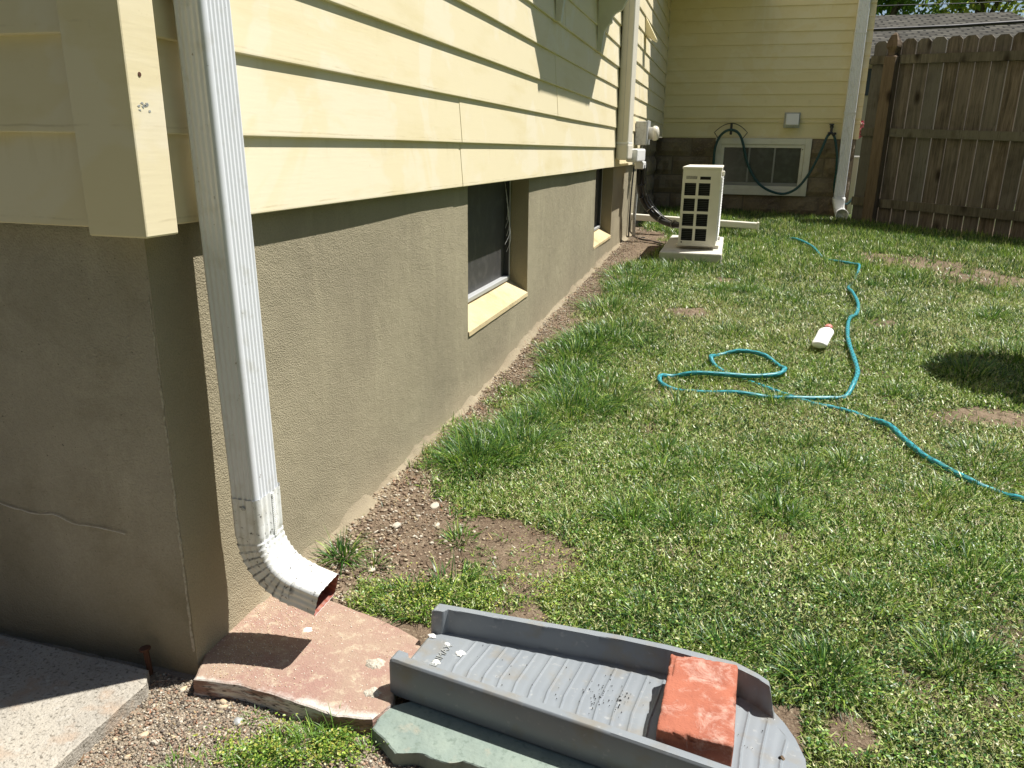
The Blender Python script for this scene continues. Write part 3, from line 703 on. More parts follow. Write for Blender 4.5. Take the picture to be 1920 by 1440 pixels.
# remaining sides
for q in ([(A0, B0, C0), (A0, B1, C0), (A0, B1, C1), (A0, B0, C1)], [(A0, B1, C0), (A1, B1, C0), (A1, B1, C1), (A0, B1, C1)], [(A0, B0, C0), (A1, B0, C0), (A1, B1, C0), (A0, B1, C0)], [(A1, B0, C0), (A1, B1, C0), (A1, B1, C1), (A1, B0, C1)]):
    bm.faces.new([bm.verts.new(p) for p in q])
obj('body', bm, M['ac_body'], ac)
bm = bmesh.new()
box(bm, A0+.006, A1-.006, B0+.03, B1-.01, C0+.005, C1-.005)
obj('coil', bm, M['dark'], ac)
bm = bmesh.new()
z = C0+.03
while z < C1-.08: box(bm, A0+.012, A0+.175, B0+.016, B0+.029, z, z+.0015); z += .011
obj('coil_fins', bm, simple('coil_aluminium', (.075, .08, .08), .5), ac)
bm = bmesh.new(); box(bm, A0-.004, A1+.004, B0-.004, B1+.004, C1+.0005, C1+.016, .004, 2); obj('lid', bm, M['ac_body'], ac)
bm = bmesh.new()
for i in range(9): x = A0+(A1-A0)*(.115+i*.029); box(bm, x, x+.0028, B0-.001, B0+.004, C0+(C1-C0)*.876, C0+(C1-C0)*.914)
obj('label_vent', bm, M['ac_body'], ac)
bm = bmesh.new()   # finned guard on the long face
y = B0+.05
while y < B1-.03: box(bm, A1+.0005, A1+.010, y, y+.0035, C0+.03, C1-.045); y += .0085
z = C0+.03
while z < C1-.045: box(bm, A1+.0085, A1+.0115, B0+.048, B1-.03, z, z+.003); z += .018
obj('coil_guard', bm, M['plastic_white'], ac)
boxo('guard_backing', (A1+.0001, A1+.0004, B0+.05, B1-.03, C0+.03, C1-.045), M['dark'], ac)
bm = bmesh.new(); box(bm, A1+.0005, A1+.018, B0+.25, B0+.33, C1-.045, C1-.012, .006, 2); obj('handle', bm, M['ac_body'], ac)
for y in (B0+.09, B1-.12): boxo('foot', (A0-.018, A1+.02, y, y+.035, .1825, C0-.0005), M['ac_body'], ac, .002)
bm = bmesh.new(); lathe(bm, [(.005, 0), (.004, .002)], (A0+.02, B0, C0+.022), (0, -1, 0), 8); obj('screw', bm, M['dark_metal'], ac)

gp = thing('drain_pipe', 'long white gutter drain pipe lying behind the air conditioner', 'drain pipe', (.5, 6.25, .2))
bm = bmesh.new(); box(bm, 0, .99, -.03, .03, -.024, .024, .007, 2)
for v in bm.verts: v.co = Vector((-.02+v.co.x, 6.24+v.co.y+.03*v.co.x, .272+v.co.z-.04*v.co.x))
obj('pipe', bm, M['ac_body'], gp)
bm = bmesh.new(); box(bm, .955, .972, 6.235, 6.305, .203, .262, .004)
obj('end_cap', bm, M['ac_body'], gp)
bm = bmesh.new()
prism(bm, [(.60, 6.55), (.82, 6.52), (.86, 6.62), (.80, 6.72), (.62, 6.74)], lambda p: (p[0], p[1], .15), lambda p: (p[0], p[1], .20))
tag(obj('valve_box', bm, M['dark_metal']), 'dark plastic valve box in the grass just behind the air conditioner', 'valve box')

# ------------------------------------------------------------------ hose hanger, tap, vent on the wing
HY = YF-.004
hh = thing('hose_hanger', 'black wire hose hanger on the yellow wall above the basement window', 'hose hanger', (.69, HY, .95))
arc = lambda r0, z0, a0, a1, y: [(.69+r0*math.sin(a), y, z0+r0*math.cos(a)) for a in np.linspace(a0, a1, 16)]
bm = bmesh.new()
top = [(.69+x, 8.14, 1.035-(abs(x)/.155)**2*.085) for x in np.linspace(-.155, .155, 17)]
bot = [(.69+.115*x, 8.14, .965-.07*x*x) for x in np.linspace(-1, 1, 13)]
tube(bm, top+[(.805, 8.14, .895)]+bot[::-1][1:]+[(.575, 8.14, .895), top[0]], .004, 6); obj('wire_loop', bm, M['rubber'], hh, True)
bm = bmesh.new(); box(bm, .678, .702, 8.135, 8.150, .93, 1.035, .002); box(bm, .68, .70, 8.15, 8.279, .955, .972); obj('bracket', bm, M['rubber'], hh)
vt = thing('wall_vent', 'square white plastic vent hood on the yellow band board', 'vent', (1.25, 8.2, 1.0))
bm = bmesh.new(); prism(bm, [(8.279, 1.128), (8.225, 1.128), (8.19, 1.03), (8.19, 1.025), (8.279, 1.012)], lambda p: (1.19, p[0], p[1]), lambda p: (1.305, p[0], p[1])); obj('hood', bm, M['plastic_white'], vt)
boxo('flange', (1.175, 1.32, 8.2695, 8.279, 1.0, 1.14), M['galv'], vt)
bm = bmesh.new()
for i in range(12): box(bm, 1.193+i*.0098, 1.197+i*.0098, 8.194, 8.20, 1.000, 1.026)
obj('louvre', bm, M['galv'], vt)
tp = thing('garden_tap', 'black tap with a two way hose splitter on the yellow wall beside the far downspout', 'tap', (1.61, 8.2, .98))
bm = bmesh.new(); lathe(bm, [(.012, 0), (.012, .05), (.018, .052), (.018, .07)], (1.608, 8.279, 1.01), (0, -1, 0), 12); tube(bm, [(1.608, 8.215, 1.01), (1.608, 8.21, .97)], .013, 8); lathe(bm, [(.02, 0), (.024, .006), (.02, .012)], (1.606, 8.215, 1.025), (0, -.2, 1), 10); obj('spigot', bm, M['dark_metal'], tp)
bm = bmesh.new(); tube(bm, [(1.608, 8.21, .972), (1.606, 8.207, .955), (1.585, 8.20, .935)], .012, 8); tube(bm, [(1.608, 8.209, .962), (1.632, 8.20, .935), (1.637, 8.20, .925)], .012, 8)
for (x, z) in ((1.588, .952), (1.640, .948)): lathe(bm, [(.010, -.012), (.014, 0), (.010, .012)], (x, 8.19, z), (1, 0, .2), 8)
obj('splitter', bm, M['dark_metal'], tp)
wh = thing('garden_hose', 'dark teal hose looping from the hanger down across the basement window to the tap', 'hose', (.69, 8.15, .96))
P = [(.545, 8.20, .17), (.548, 8.18, .40), (.552, 8.16, .62), (.553, 8.15, .79), (.580, 8.145, .895), (.63, 8.14, .955), (.69, 8.138, .975), (.75, 8.14, .955), (.795, 8.145, .895), (.835, 8.15, .78), (.865, 8.15, .68), (.93, 8.15, .56), (1.0, 8.15, .475), (1.09, 8.15, .418), (1.19, 8.15, .388), (1.27, 8.15, .392), (1.36, 8.15, .446), (1.44, 8.155, .56), (1.495, 8.16, .68), (1.54, 8.17, .81), (1.565, 8.185, .89), (1.583, 8.198, .936)]
bm = bmesh.new(); tube(bm, catmull(P, 6), .0125, 10); obj('hose_tube', bm, M['hose_dark'], wh, True)
w2 = thing('garden_hose', 'short dark green hose hanging from the tap behind the far downspout', 'hose', (1.65, 8.2, .9))
bm = bmesh.new(); tube(bm, catmull([(1.638, 8.20, .93), (1.66, 8.2, .86), (1.685, 8.2, .75), (1.70, 8.22, .6), (1.705, 8.25, .45), (1.75, 8.27, .32), (1.84, 8.26, .30), (1.885, 8.2, .36), (1.895, 8.15, .25), (1.90, 8.1, .16)], 6), .0115, 8); obj('hose_tube', bm, M['hose_dark'], w2, True)

# ------------------------------------------------------------------ fence
FA = Vector((1.868, 8.09, 0)); FD = Vector((.1035, -.066, 0)); FL = FD.length; FU = FD.normalized(); FN = Vector((FU.y, -FU.x, 0))  # FN faces the camera
if FN.y > 0: FN = -FN
fence = thing('fence', 'weathered wooden dog-eared picket fence with three rails at the right edge of the lawn', 'fence', (FA.x, FA.y, .15))
def fbase(s): return .170-.032*s
NB = 24
for i in range(NB):
    s0 = i*FL+.0036; s1 = (i+1)*FL-.0036
    if i == 0: s0 += .0
    t = (random.random()-.5)*.012; zb = fbase(s0)-.03+random.random()*.01; zt = 1.735-.03*(s0)+(random.random()-.5)*.012
    bm = bmesh.new(); e = .028
    out = [(s0, zb), (s1, zb), (s1+t*.3, zt-e), (s1-e+t*.3, zt), (s0+e+t*.3, zt), (s0+t*.3, zt-e)]
    prism(bm, out, lambda p: FA+FU*p[0]+Vector((0, 0, p[1])), lambda p: FA+FU*p[0]-FN*.018+Vector((0, 0, p[1])))
    obj('picket', bm, M['wood'], fence)
for zc, hh_ in ((1.575, .036), (.965, .036), (.345, .038)):
    bm = bmesh.new()
    for (s0, s1) in ((0.0, .142), (.256, NB*FL)):
        pts = [(s0, zc-hh_-.035*s0), (s1, zc-hh_-.035*s1), (s1, zc+hh_-.035*s1), (s0, zc+hh_-.035*s0)]
        prism(bm, pts, lambda p: FA+FU*p[0]+FN*.0015+Vector((0, 0, p[1])), lambda p: FA+FU*p[0]+FN*.036+Vector((0, 0, p[1])))
    obj('rail', bm, M['wood_rail'], fence)
pc = FA+FU*.199+FN*.058
bm = bmesh.new(); hs = .049
R = Matrix.Rotation(math.atan2(FU.y, FU.x), 4, 'Z')
def sq(h, z): return [bm.verts.new(pc+R@Vector((a*h, b*h, 0))+Vector((0, 0, z))) for a, b in ((-1, -1), (1, -1), (1, 1), (-1, 1))]
secs = [sq(h, z) for h, z in ((hs, 0), (hs, 1.585), (.024, 1.60), (.024, 1.622), (.046, 1.668), (.046, 1.684), (.040, 1.72), (.022, 1.765), (.004, 1.785))]
for a, b in zip(secs, secs[1:]):
    for k in range(4): bm.faces.new((a[k], a[(k+1) % 4], b[(k+1) % 4], b[k]))
bm.faces.new(secs[-1]); obj('post', bm, M['wood_post'], fence)

# ------------------------------------------------------------------ beyond the fence
gb = thing('garage', 'neighbouring garage with a grey shingled gable roof behind the fence', 'garage', (4, 15, .2))
def roofplane(name, pts, th=.08):
    bm = bmesh.new(); a = [bm.verts.new(p) for p in pts]; b = [bm.verts.new(Vector(p)-Vector((0, 0, th))) for p in pts]; n = len(pts)
    for i in range(n): bm.faces.new((a[i], a[(i+1) % n], b[(i+1) % n], b[i]))
    bm.faces.new(a); bm.faces.new(b[::-1]); return bm
bm = roofplane('roof', [(2.0, 13.3, 2.12), (5.62, 13.3, 2.12), (5.30, 17, 3.235), (2.0, 17, 3.235)]); rf = obj('roof', bm, M['shingle'], gb)
bm = roofplane('roof', [(2.0, 17.002, 3.235), (5.30, 17.002, 3.235), (5.62, 20.7, 2.12), (2.0, 20.7, 2.12)]); obj('roof', bm, M['shingle'], gb)
bm = bmesh.new(); prism(bm, [(13.6, .1), (13.6, 2.12), (17, 3.12), (20.4, 2.12), (20.4, .1)], lambda p: (2.2, p[0], p[1]), lambda p: (5.2, p[0], p[1])); obj('wall', bm, M['brick_red_wall'], gb)
vp = thing('gate_post', 'white capped post glimpsed between the house corner and the fence', 'post', (1.99, 9.2, .15))
boxo('post', (1.955, 2.02, 9.17, 9.24, .1, .72), M['plastic_beige'], vp, .003); boxo('cap', (1.945, 2.03, 9.16, 9.25, .7205, .745), M['plastic_white'], vp, .003)
boxo('window', (2.45, 3.1, 13.56, 13.598, 1.62, 2.0), M['navy'], gb)
# overhead lines
def cable(pts, r, label):
    bm = bmesh.new(); tube(bm, catmull(pts, 8), r, 6); tag(obj('overhead_cable', bm, M['cable'], None, True), label, 'cable', 'overhead utility cables')
cable([(-8, 10.6, 1.93), (1.8, 10.5, 2.135), (4.2, 10.5, 2.21), (14, 10.6, 2.62)], .019, 'thick black cable crossing just above the fence pickets')
cable([(-10, 21, 4.25), (3.0, 21, 4.20), (7.5, 21, 4.37), (20, 21, 5.3)], .012, 'upper thin black cable against the tree leaves')
cable([(-10, 20, 3.86), (3.2, 20, 3.86), (7.5, 20, 3.93), (20, 20, 4.5)], .009, 'lower thin black cable just above the garage ridge')
cable([(5.3, 16, 4.4), (4.95, 16.1, 3.75), (5.2, 15.9, 3.35), (6.2, 15.8, 3.20), (9, 15.8, 3.3)], .014, 'grey cable drooping over the garage ridge')
def crown(n, lobes, cols, size, seed):
    r = np.random.default_rng(seed); P = []; Cc = []
    wts = np.array([l[3]**2 for l in lobes]); wts = wts/wts.sum(); which = r.choice(len(lobes), n, p=wts)
    L = np.array([l[:3] for l in lobes])[which]; rad = np.array([l[3] for l in lobes])[which]
    d = r.normal(size=(n, 3)); d /= np.linalg.norm(d, axis=1)[:, None]; rr = rad*(r.random(n)**.45)
    # twig clumping
    P = L+d*rr[:, None]; k = fbm(P[:, 0]+P[:, 2]*.7, P[:, 1]*.3+P[:, 2], 1.6, seed, 2); keep = k > .42; P = P[keep]; n = len(P)
    a = r.normal(size=(n, 3)); a /= np.linalg.norm(a, axis=1)[:, None]; b = np.cross(a, r.normal(size=(n, 3))); b /= np.linalg.norm(b, axis=1)[:, None]
    s = size*(.6+.8*r.random(n))[:, None]
    V = np.stack([P-a*s, P-b*s*.45, P+a*s, P+b*s*.45], 1).reshape(-1, 3)
    cc = np.array(cols)[r.integers(0, len(cols), n)]*(.75+.5*r.random((n, 1)))
    return V, np.arange(len(V)).reshape(-1, 4), np.repeat(cc, 4, 0)
def tree(name, label, base, h, lobes, cols, seed, n=14000, size=.11, tr=.18):
    t = thing(name, label, 'tree', base)
    b = Vector(base); bm = bmesh.new()
    tube(bm, catmull([b, b+Vector((.1, 0, h*.35)), b+Vector((-.05, .1, h*.7)), b+Vector((.1, 0, h))], 5), lambda u: tr*(1-.8*u)+.02, 9)
    rr = random.Random(seed)
    for l in lobes[:8]:
        st = b+Vector((0, 0, h*rr.uniform(.3, .65))); tube(bm, catmull([st, st.lerp(Vector(l[:3]), .5)+Vector((0, 0, .3)), Vector(l[:3])], 4), lambda u: tr*.4*(1-.85*u)+.01, 6)
    obj('trunk', bm, M['bark'], t, True)
    V, Fc, cc = crown(n, lobes, cols, size, seed)
    npmesh('crown', V, [Fc], M['leaf'], cc, t)
GD = [(.16, .27, .045), (.22, .34, .055), (.10, .18, .04)]; GY = [(.38, .42, .07), (.46, .48, .10), (.26, .34, .06)]
tree('broadleaf_tree', 'dark green leafy tree behind the garage, nearest the house', (4.2, 26, .2), 7, [(4.2, 26, 6, 1.7), (3.1, 25.6, 5.3, 1.3), (5.4, 26, 5.4, 1.3), (4.4, 26.3, 7.6, 1.5), (3.4, 26, 7.4, 1.2), (5.4, 25, 7.0, 1.2)], GD, 31, 15000)
tree('broadleaf_tree', 'yellow green tree with bare twigs showing, above the garage ridge', (7.2, 27, .2), 8, [(7, 27, 6.2, 1.5), (8.3, 27, 5.6, 1.4), (6.3, 27, 5.2, 1.1), (7.4, 27, 8, 1.6), (8.8, 26.6, 7.1, 1.2)], GY, 32, 9000, .10)
tree('broadleaf_tree', 'bright yellow green tree beyond the garage roof end at the right edge', (9.6, 24, .2), 6, [(9.4, 24, 4.8, 1.3), (9.0, 24, 3.5, 1.1), (10.4, 24, 4.2, 1.4), (9.8, 24, 6.4, 1.3)], GY, 33, 11000, .10)
tree('broadleaf_tree', 'pale green tree peeping out close beside the yellow wing', (3.0, 22, .2), 5, [(2.9, 22, 4.4, .8), (3.2, 22, 5.0, .9), (2.4, 22, 4.9, 1.0)], GY+GD, 34, 6000, .09, .12)
# unseen, added to block sky light: neighbour house and tree
nh = thing('sky_block_house', 'unseen dark house added behind the viewpoint to block sky light', 'house', (2, -6, 0))
boxo('wall', (-7, 7, -12, -5, -.2, 6.2), M['sky_blocker'], nh)
bm = bmesh.new(); prism(bm, [(-12.4, 6.21), (-4.6, 6.21), (-8.5, 9)], lambda p: (-7.4, p[0], p[1]), lambda p: (7.4, p[0], p[1])); obj('roof', bm, M['shingle'], nh)
tree('sky_block_tree', 'unseen dense tree added well right of the view to block sky light', (8.5, 1, 0), 4, [(8.5, 1, 3.2, 2.0), (8.3, -1, 2.8, 1.8), (8.8, 3, 2.6, 1.7), (8.2, -3, 3, 1.9)], GD, 51, 9000, .18)
# pink azalea in the gap
az = thing('flowering_shrub', 'pink azalea in bloom seen in the slit between wing and fence', 'shrub', (2.0, 9.9, .15))
bm = bmesh.new(); tube(bm, [(2.03, 9.9, .1), (2.03, 9.9, .9)], .02, 6); obj('stem', bm, M['bark'], az)
V, Fc, cc = crown(2600, [(2.09, 9.9, .80, .15), (2.12, 9.9, 1.0, .12), (2.07, 9.9, .66, .13)], [(.42, .05, .09), (.55, .22, .28), (.30, .04, .07), (.08, .12, .04)], .018, 41); npmesh('crown', V, [Fc], M['pink'], cc, az)
# garden shrub just outside the right edge that shades the lawn
sb = thing('garden_shrub', 'rounded shrub just right of the view whose shadow lies on the lawn', 'shrub', (2.45, 3.35, .05))
bm = bmesh.new(); tube(bm, catmull([(2.45, 3.35, .02), (2.40, 3.33, .35), (2.25, 3.28, .7), (2.12, 3.22, .95)], 5), .02, 7); obj('stem', bm, M['bark'], sb, True)
V, Fc, cc = crown(22000, [(2.12, 3.24, 1.0, .24), (2.30, 3.22, 1.0, .25), (2.48, 3.20, .98, .25), (2.2, 3.02, .95, .16), (2.5, 3.05, .95, .22), (2.0, 3.12, 1.3, .07)], GD, .03, 43)
npmesh('crown', V, [Fc], M['leaf'], cc, sb)

# ------------------------------------------------------------------ foreground hardscape
def slab(name, outline, zt, zb, mats, label, cat, seed=0, jag=.004, sub=10, under=.0, rag=.003, tilt=None):
    """flat stone: dense ragged outline, top face grid relief comes from the material bump; side is layered"""
    r = random.Random(seed); pts = []
    n = len(outline)
    for i in range(n):
        a, b = Vector(outline[i]), Vector(outline[(i+1) % n])
        m = max(2, int((b-a).length/.006))
        for k in range(m):
            p = a.lerp(b, k/m); q = (fbm(p.x, p.y, 40, seed, 3)-.5)*jag*2
            d = (b-a).normalized(); pts.append(Vector((p.x-d.y*q, p.y+d.x*q)))
    bm = bmesh.new(); T = tilt or (lambda x, y: 0)
    c = sum(pts, Vector((0, 0)))/len(pts)
    levels = [(zt-.0015, 0, 0), (zt, .003, 0)]
    nl = 7; rings = []
    for k in range(nl+1):
        t = k/nl; z = zb+(zt-.0015-zb)*t
        ring = []
        for j, p in enumerate(pts):
            off = fbm(j*.06, z*300, 1, seed+3, 3)*rag*(1-t)**.8-under*(1-t)
            d = (p-c).normalized(); q = p+d*off; ring.append(bm.verts.new((q.x, q.y, z+T(q.x, q.y))))
        rings.append(ring)
    ring = []
    for p in pts:
        q = p-(p-c).normalized()*.003; ring.append(bm.verts.new((q.x, q.y, zt+T(q.x, q.y))))
    rings.append(ring); m = len(pts)
    for ri, (a, b) in enumerate(zip(rings, rings[1:])):
        for k in range(m):
            f = bm.faces.new((a[k], a[(k+1) % m], b[(k+1) % m], b[k])); f.material_index = 1 if ri < nl else 0
    if name == 'flagstone':
        vc = bm.verts.new((c.x, c.y, zt+T(c.x, c.y)))
        for k in range(m): bm.faces.new((rings[-1][k], rings[-1][(k+1) % m], vc)).material_index = 0
    else:
        f = bm.faces.new(rings[-1]); f.material_index = 0; bmesh.ops.triangulate(bm, faces=[f])
    o = obj(name, bm, mats); tag(o, label, cat); return o
slab('flagstone', [(.020, .823), (.09, .832), (.15, .8275), (.21, .821), (.268, .813), (.318, .822), (.330, .862), (.318, .90), (.322, .94), (.325, .99), (.312, 1.012), (.264, 1.034), (.213, 1.05), (.10, 1.08), (.03, 1.085), (-.02, 1.07), (-.02, .90), (.004, .872)],
     0.0, -.036, [M['flag'], M['flag_edge']], 'reddish flagstone with split pale edge lying under the downspout outlet', 'flagstone', 3, .0022, rag=.006, under=.001)
slab('slate_slab', [(.322, .812), (.322, .840), (.333, .862), (.352, .878), (.40, .90), (.70, .86), (.80, .70), (.62, .775), (.56, .797), (.50, .786), (.463, .789), (.445, .780), (.41, .787), (.372, .779)],
     -.006, -.034, [M['slate'], M['slate']], 'green grey slate slab lying under the near edge of the splash block', 'slate slab', 9, .005, rag=.008)
slab('sidewalk', [(-2.5, .852), (-.36, .834), (-.064, .828), (-.046, .798), (-.046, .60), (-.042, .38), (-.05, -.6), (-2.5, -.6)], -.004, -.045, [M['concrete'], M['concrete']], '', '', 5, .0016, rag=.002)
sw = bpy.data.objects['sidewalk']; sw['kind'] = 'structure'
for k in ('label', 'category'):
    if k in sw: del sw[k]
# rusty spike in the corner between walk and wall
sp = thing('rusty_stake', 'short rusty iron stake between the sidewalk and the foundation', 'stake', (-.075, .838, -.03))
bm = bmesh.new(); tube(bm, [(-.072, .838, -.04), (-.073, .838, .0), (-.076, .839, .022)], .0045, 7); lathe(bm, [(.0045, 0), (.0085, .002), (.0085, .005), (.003, .007)], (-.076, .839, .020), (-.1, 0, 1), 10); obj('shaft', bm, M['rust'], sp)
# mortar dabs
def dab(name, x, y, z, r, h, mat, label, cat, seed, el=1.0, group=None):
    rr = random.Random(seed); bm = bmesh.new(); rings = []; n = 26
    wob = [1+(float(vnoise(math.cos(2*math.pi*k/n)*2+seed, math.sin(2*math.pi*k/n)*2, 1.5, seed))-.5)*.6 for k in range(n)]
    for t in (1.0, .93, .8, .6, .35, .1):
        rings.append([bm.verts.new((x+math.cos(2*math.pi*k/n)*r*t*wob[k], y+math.sin(2*math.pi*k/n)*r*t*wob[k]*el, z-.001+h*(1-t**3)*(.8+.4*rr.random()))) for k in range(n)])
    for a, b in zip(rings, rings[1:]):
        for k in range(n): bm.faces.new((a[k], a[(k+1) % n], b[(k+1) % n], b[k]))
    bm.faces.new(rings[-1]); o = obj(name, bm, mat, None, True); tag(o, label, cat, group); return o
dab('mortar_lump', .268, .935, 0, .0165, .005, M['mortar'], 'round dried mortar lump in the middle of the flagstone', 'mortar lump', 1, .8)
dab('mortar_lump', .293, .872, 0, .015, .004, M['mortar'], 'dried mortar lump near the splash block corner', 'mortar lump', 2, .8)
dab('mortar_crumb', .122, .984, 0, .008, .004, M['splat'], 'small white mortar crumb on the flagstone below the elbow', 'mortar crumb', 4)
# ------------------------------------------------------------------ splash block
SB = thing('splash_block', 'grey plastic splash block with ribbed floor lying on the grass edge', 'splash block', (.6, .93, -.006))
nu, nv = 660, 170
U = np.linspace(0, 1, nu); Vv = np.linspace(0, 1, nv); UU, VVv = np.meshgrid(U, Vv, indexing='ij')
Lx = .585; Xl = .318+.017*VVv
# outline edges: near edge and far edge as functions of X
XXs = Xl+UU*(.903-Xl)
def yn(x): return np.interp(x, [.318, .64, .80, .83, .86, .88, .895, .903], [.882, .828, .800, .797, .802, .815, .84, .89])
def yf(x): return np.interp(x, [.318, .335, .64, .71, .81, .842, .865, .88, .893, .903], [1.040, 1.040, 1.043, 1.040, 1.028, 1.010, .990, .968, .940, .905])
YYs = yn(XXs)*(1-VVv)+yf(XXs)*VVv
dn = YYs-yn(XXs); df = yf(XXs)-YYs; du = XXs-Xl
sm = lambda e0, e1, x: (lambda t: t*t*(3-2*t))(np.clip((x-e0)/(e1-e0), 0, 1))
floor = .018-.010*np.clip(UU, 0, 1)
H = floor.copy()
# walls (14 mm thick, rounded top), widening into short posts at the inlet
wt = .0175+.009*(1-sm(.018, .026, du))
wall_h = .058-.006*UU
endfade = 1-sm(.855, .868, XXs)
endf2 = 1-sm(.845, .872, XXs)*1.0
prof_n = (1-sm(wt-.003, wt+.001, dn)); prof_f = (1-sm(wt-.003, wt+.001, df))
H = H+(wall_h-floor)*np.maximum(prof_n, prof_f)*endfade
H -= .004*(1-sm(0, .003, dn))*endfade+.004*(1-sm(0, .003, df))*endfade
H -= .003*(1-sm(0, .004, du))
# chevron ribs
mid = .44
tfrac = VVv
k = np.arange(18)
rib = np.zeros_like(H)
for i in range(20):
    xr = .402+i*.0242; sl = -.004+.012*(xr-.4)/.45
    xc = np.where(tfrac < mid, xr+sl*tfrac/mid, xr+sl+(tfrac-mid)*.032)
    d = np.abs(XXs-xc); rib = np.maximum(rib, np.exp(-(d/.0015)**2)*.0017)
    d2 = (XXs-xc)+.010; rib = np.maximum(rib, -0*d2)
    trough = np.exp(-((XXs-xc+.007)/.005)**2)*.0007; H -= trough*sm(.0, .02, du-.05)*(dn > wt+.008)*(df > wt+.008)
inside = sm(wt+.004, wt+.010, dn)*sm(wt+.008, wt+.018, df)
H += rib*inside*(1-sm(.878, .89, XXs))
base = -.004
Vt = np.stack([XXs, YYs, H], -1).reshape(-1, 3)
I = np.arange(nu*nv).reshape(nu, nv)
Fq = np.stack([I[:-1, :-1], I[1:, :-1], I[1:, 1:], I[:-1, 1:]], -1).reshape(-1, 4)
# drop the drain hole near the rounded end
hc = ((XXs[:-1, :-1]-.872)**2+((YYs[:-1, :-1]-.897))**2).reshape(-1)
Fq = Fq[hc > .0042**2]
ring = np.concatenate([I[:, 0], I[-1, 1:], I[::-1, -1][1:], I[0, ::-1][1:-1]])
Bv = Vt[ring].copy(); Bv[:, 2] = base; nb = len(ring); off = len(Vt)
Fs = np.stack([ring, np.roll(ring, -1), off+(np.arange(nb)+1) % nb, off+np.arange(nb)], -1)[:, ::-1]
tray = npmesh('tray', np.concatenate([Vt, Bv]), [Fq, Fs], M['splash'], parent=SB, smooth=True)
tray.data.set_sharp_from_angle(angle=math.radians(50))
# raised lettering on the tray
cu = bpy.data.curves.new('lettering', 'FONT'); cu.body = 'AMERIMAX'; cu.size = .0165; cu.extrude = .0006; cu.space_character = 1.0
tmp = bpy.data.objects.new('lettering_curve', cu); COL.objects.link(tmp)
dg = bpy.context.evaluated_depsgraph_get(); me = bpy.data.meshes.new_from_object(tmp.evaluated_get(dg)); bpy.data.objects.remove(tmp)
ang = math.atan2(.08, .010); Rm = Matrix.Translation((.368, .908, .0182)) @ Matrix.Rotation(ang, 4, 'Z')
me.transform(Rm); me.name = 'lettering'
link('raised_lettering', me, simple('grey_lettering', (.27, .28, .27), .5), SB)
for i, (x, y, r, z) in enumerate(((.338, 1.003, .0065, .020), (.368, .99, .0050, .0185), (.396, .975, .0075, .0185), (.367, .944, .0065, .0185), (.348, .913, .004, .0185))):
    dab('bird_dropping', x, y, z, r, .0025, M['splat'], '', 'bird dropping', 20+i, .9)
DL = ['white dropping at the inlet lip of the splash block by the far wall', 'white dropping partly over the end of the raised lettering', 'white dropping just before the first rib of the splash block', 'white dropping over the middle of the raised lettering', 'tiny white dropping beside the near inlet post']
for o_, l_ in zip([o for o in COL.objects if o.name.startswith('bird_dropping')], DL): o_['label'] = l_
# dirt crumbs on the tray
bm = bmesh.new(); rr = random.Random(9)
for i in range(120):
    if i < 70: x, y = rr.gauss(.62+.03*(i % 2), .010), rr.gauss(.945, .018)
    else: x, y = rr.uniform(.42, .86), rr.uniform(.90, 1.01)
    s = rr.uniform(.0005, .0012); z = .018-.010*(x-.32)/.585+.0015
    bmesh.ops.create_icosphere(bm, subdivisions=1, radius=s, matrix=Matrix.Translation((x, y, z)))
tag(obj('soil_crumbs', bm, M['rubber']), 'scatter of black soil crumbs on the ribbed floor of the splash block', 'soil crumbs', kind='stuff')
# ------------------------------------------------------------------ brick
bm = bmesh.new(); bmesh.ops.create_cube(bm, size=1); bmesh.ops.subdivide_edges(bm, edges=bm.edges, cuts=34, use_grid_fill=True)
bx0, bx1, by0, by1 = -.046, .046, -.083, .083
for v in bm.verts:
    p = v.co; q = Vector((p.x*.096, p.y*.172, p.z*.052))
    # rounded, chipped edges
    h = Vector((.048, .086, .026)); r = .004
    c = Vector([max(-h[i]+r, min(h[i]-r, q[i])) for i in range(3)]); d = q-c
    if d.length > 1e-9 and sum(abs(d[i]) > 1e-6 for i in range(3)) >= 2: q = c+d.normalized()*r
    n = (float(fbm(q.x*1.0+q.z, q.y, 45, 77, 3))-.5)*.0016; q += q.normalized()*n
    ne = sum(abs(abs(q[i])-h[i]) < .008 for i in range(3))
    if ne >= 2: q -= q.normalized()*max(0, float(fbm(q.x*2+q.z*3, q.y*2, 30, 78, 3))-.52)*.022
    v.co = q
me = bpy.data.meshes.new('brick'); bm.to_mesh(me); bm.free(); me.polygons.foreach_set('use_smooth', [True]*len(me.polygons))
br = link('brick', me, M['brick']); br.location = (.761, .9185, .0415); br.rotation_euler = (math.radians(-1), math.radians(.5), math.radians(-2))
tag(br, 'worn red brick weighing down the far end of the splash block', 'brick')

# ------------------------------------------------------------------ pebbles and stones
def pebble(x, y, rx, ry, rz, mat, label, seed, z=None, name='pebble', group='loose stones on the soil'):
    rx *= .85; ry *= .85; rz *= .75
    bm = bmesh.new(); bmesh.ops.create_icosphere(bm, subdivisions=3, radius=1); rr = random.Random(seed); a = rr.uniform(0, 3.14)
    for v in bm.verts:
        n = 1+(float(fbm(v.co.x+seed, v.co.y+v.co.z, 1.6, seed, 2))-.5)*.55; p = v.co*n; p = Vector((p.x*rx, p.y*ry, p.z*rz))
        v.co = Vector((p.x*math.cos(a)-p.y*math.sin(a), p.x*math.sin(a)+p.y*math.cos(a), p.z))
    o = obj(name, bm, mat, None, True); o.location = (x, y, (G(x, y) if z is None else z)+rz*.45); tag(o, label, 'stone', group)
pebble(.077, .812, .009, .006, .005, M['pebble'], 'tan pebble against the flagstone edge, front one of two', 1)
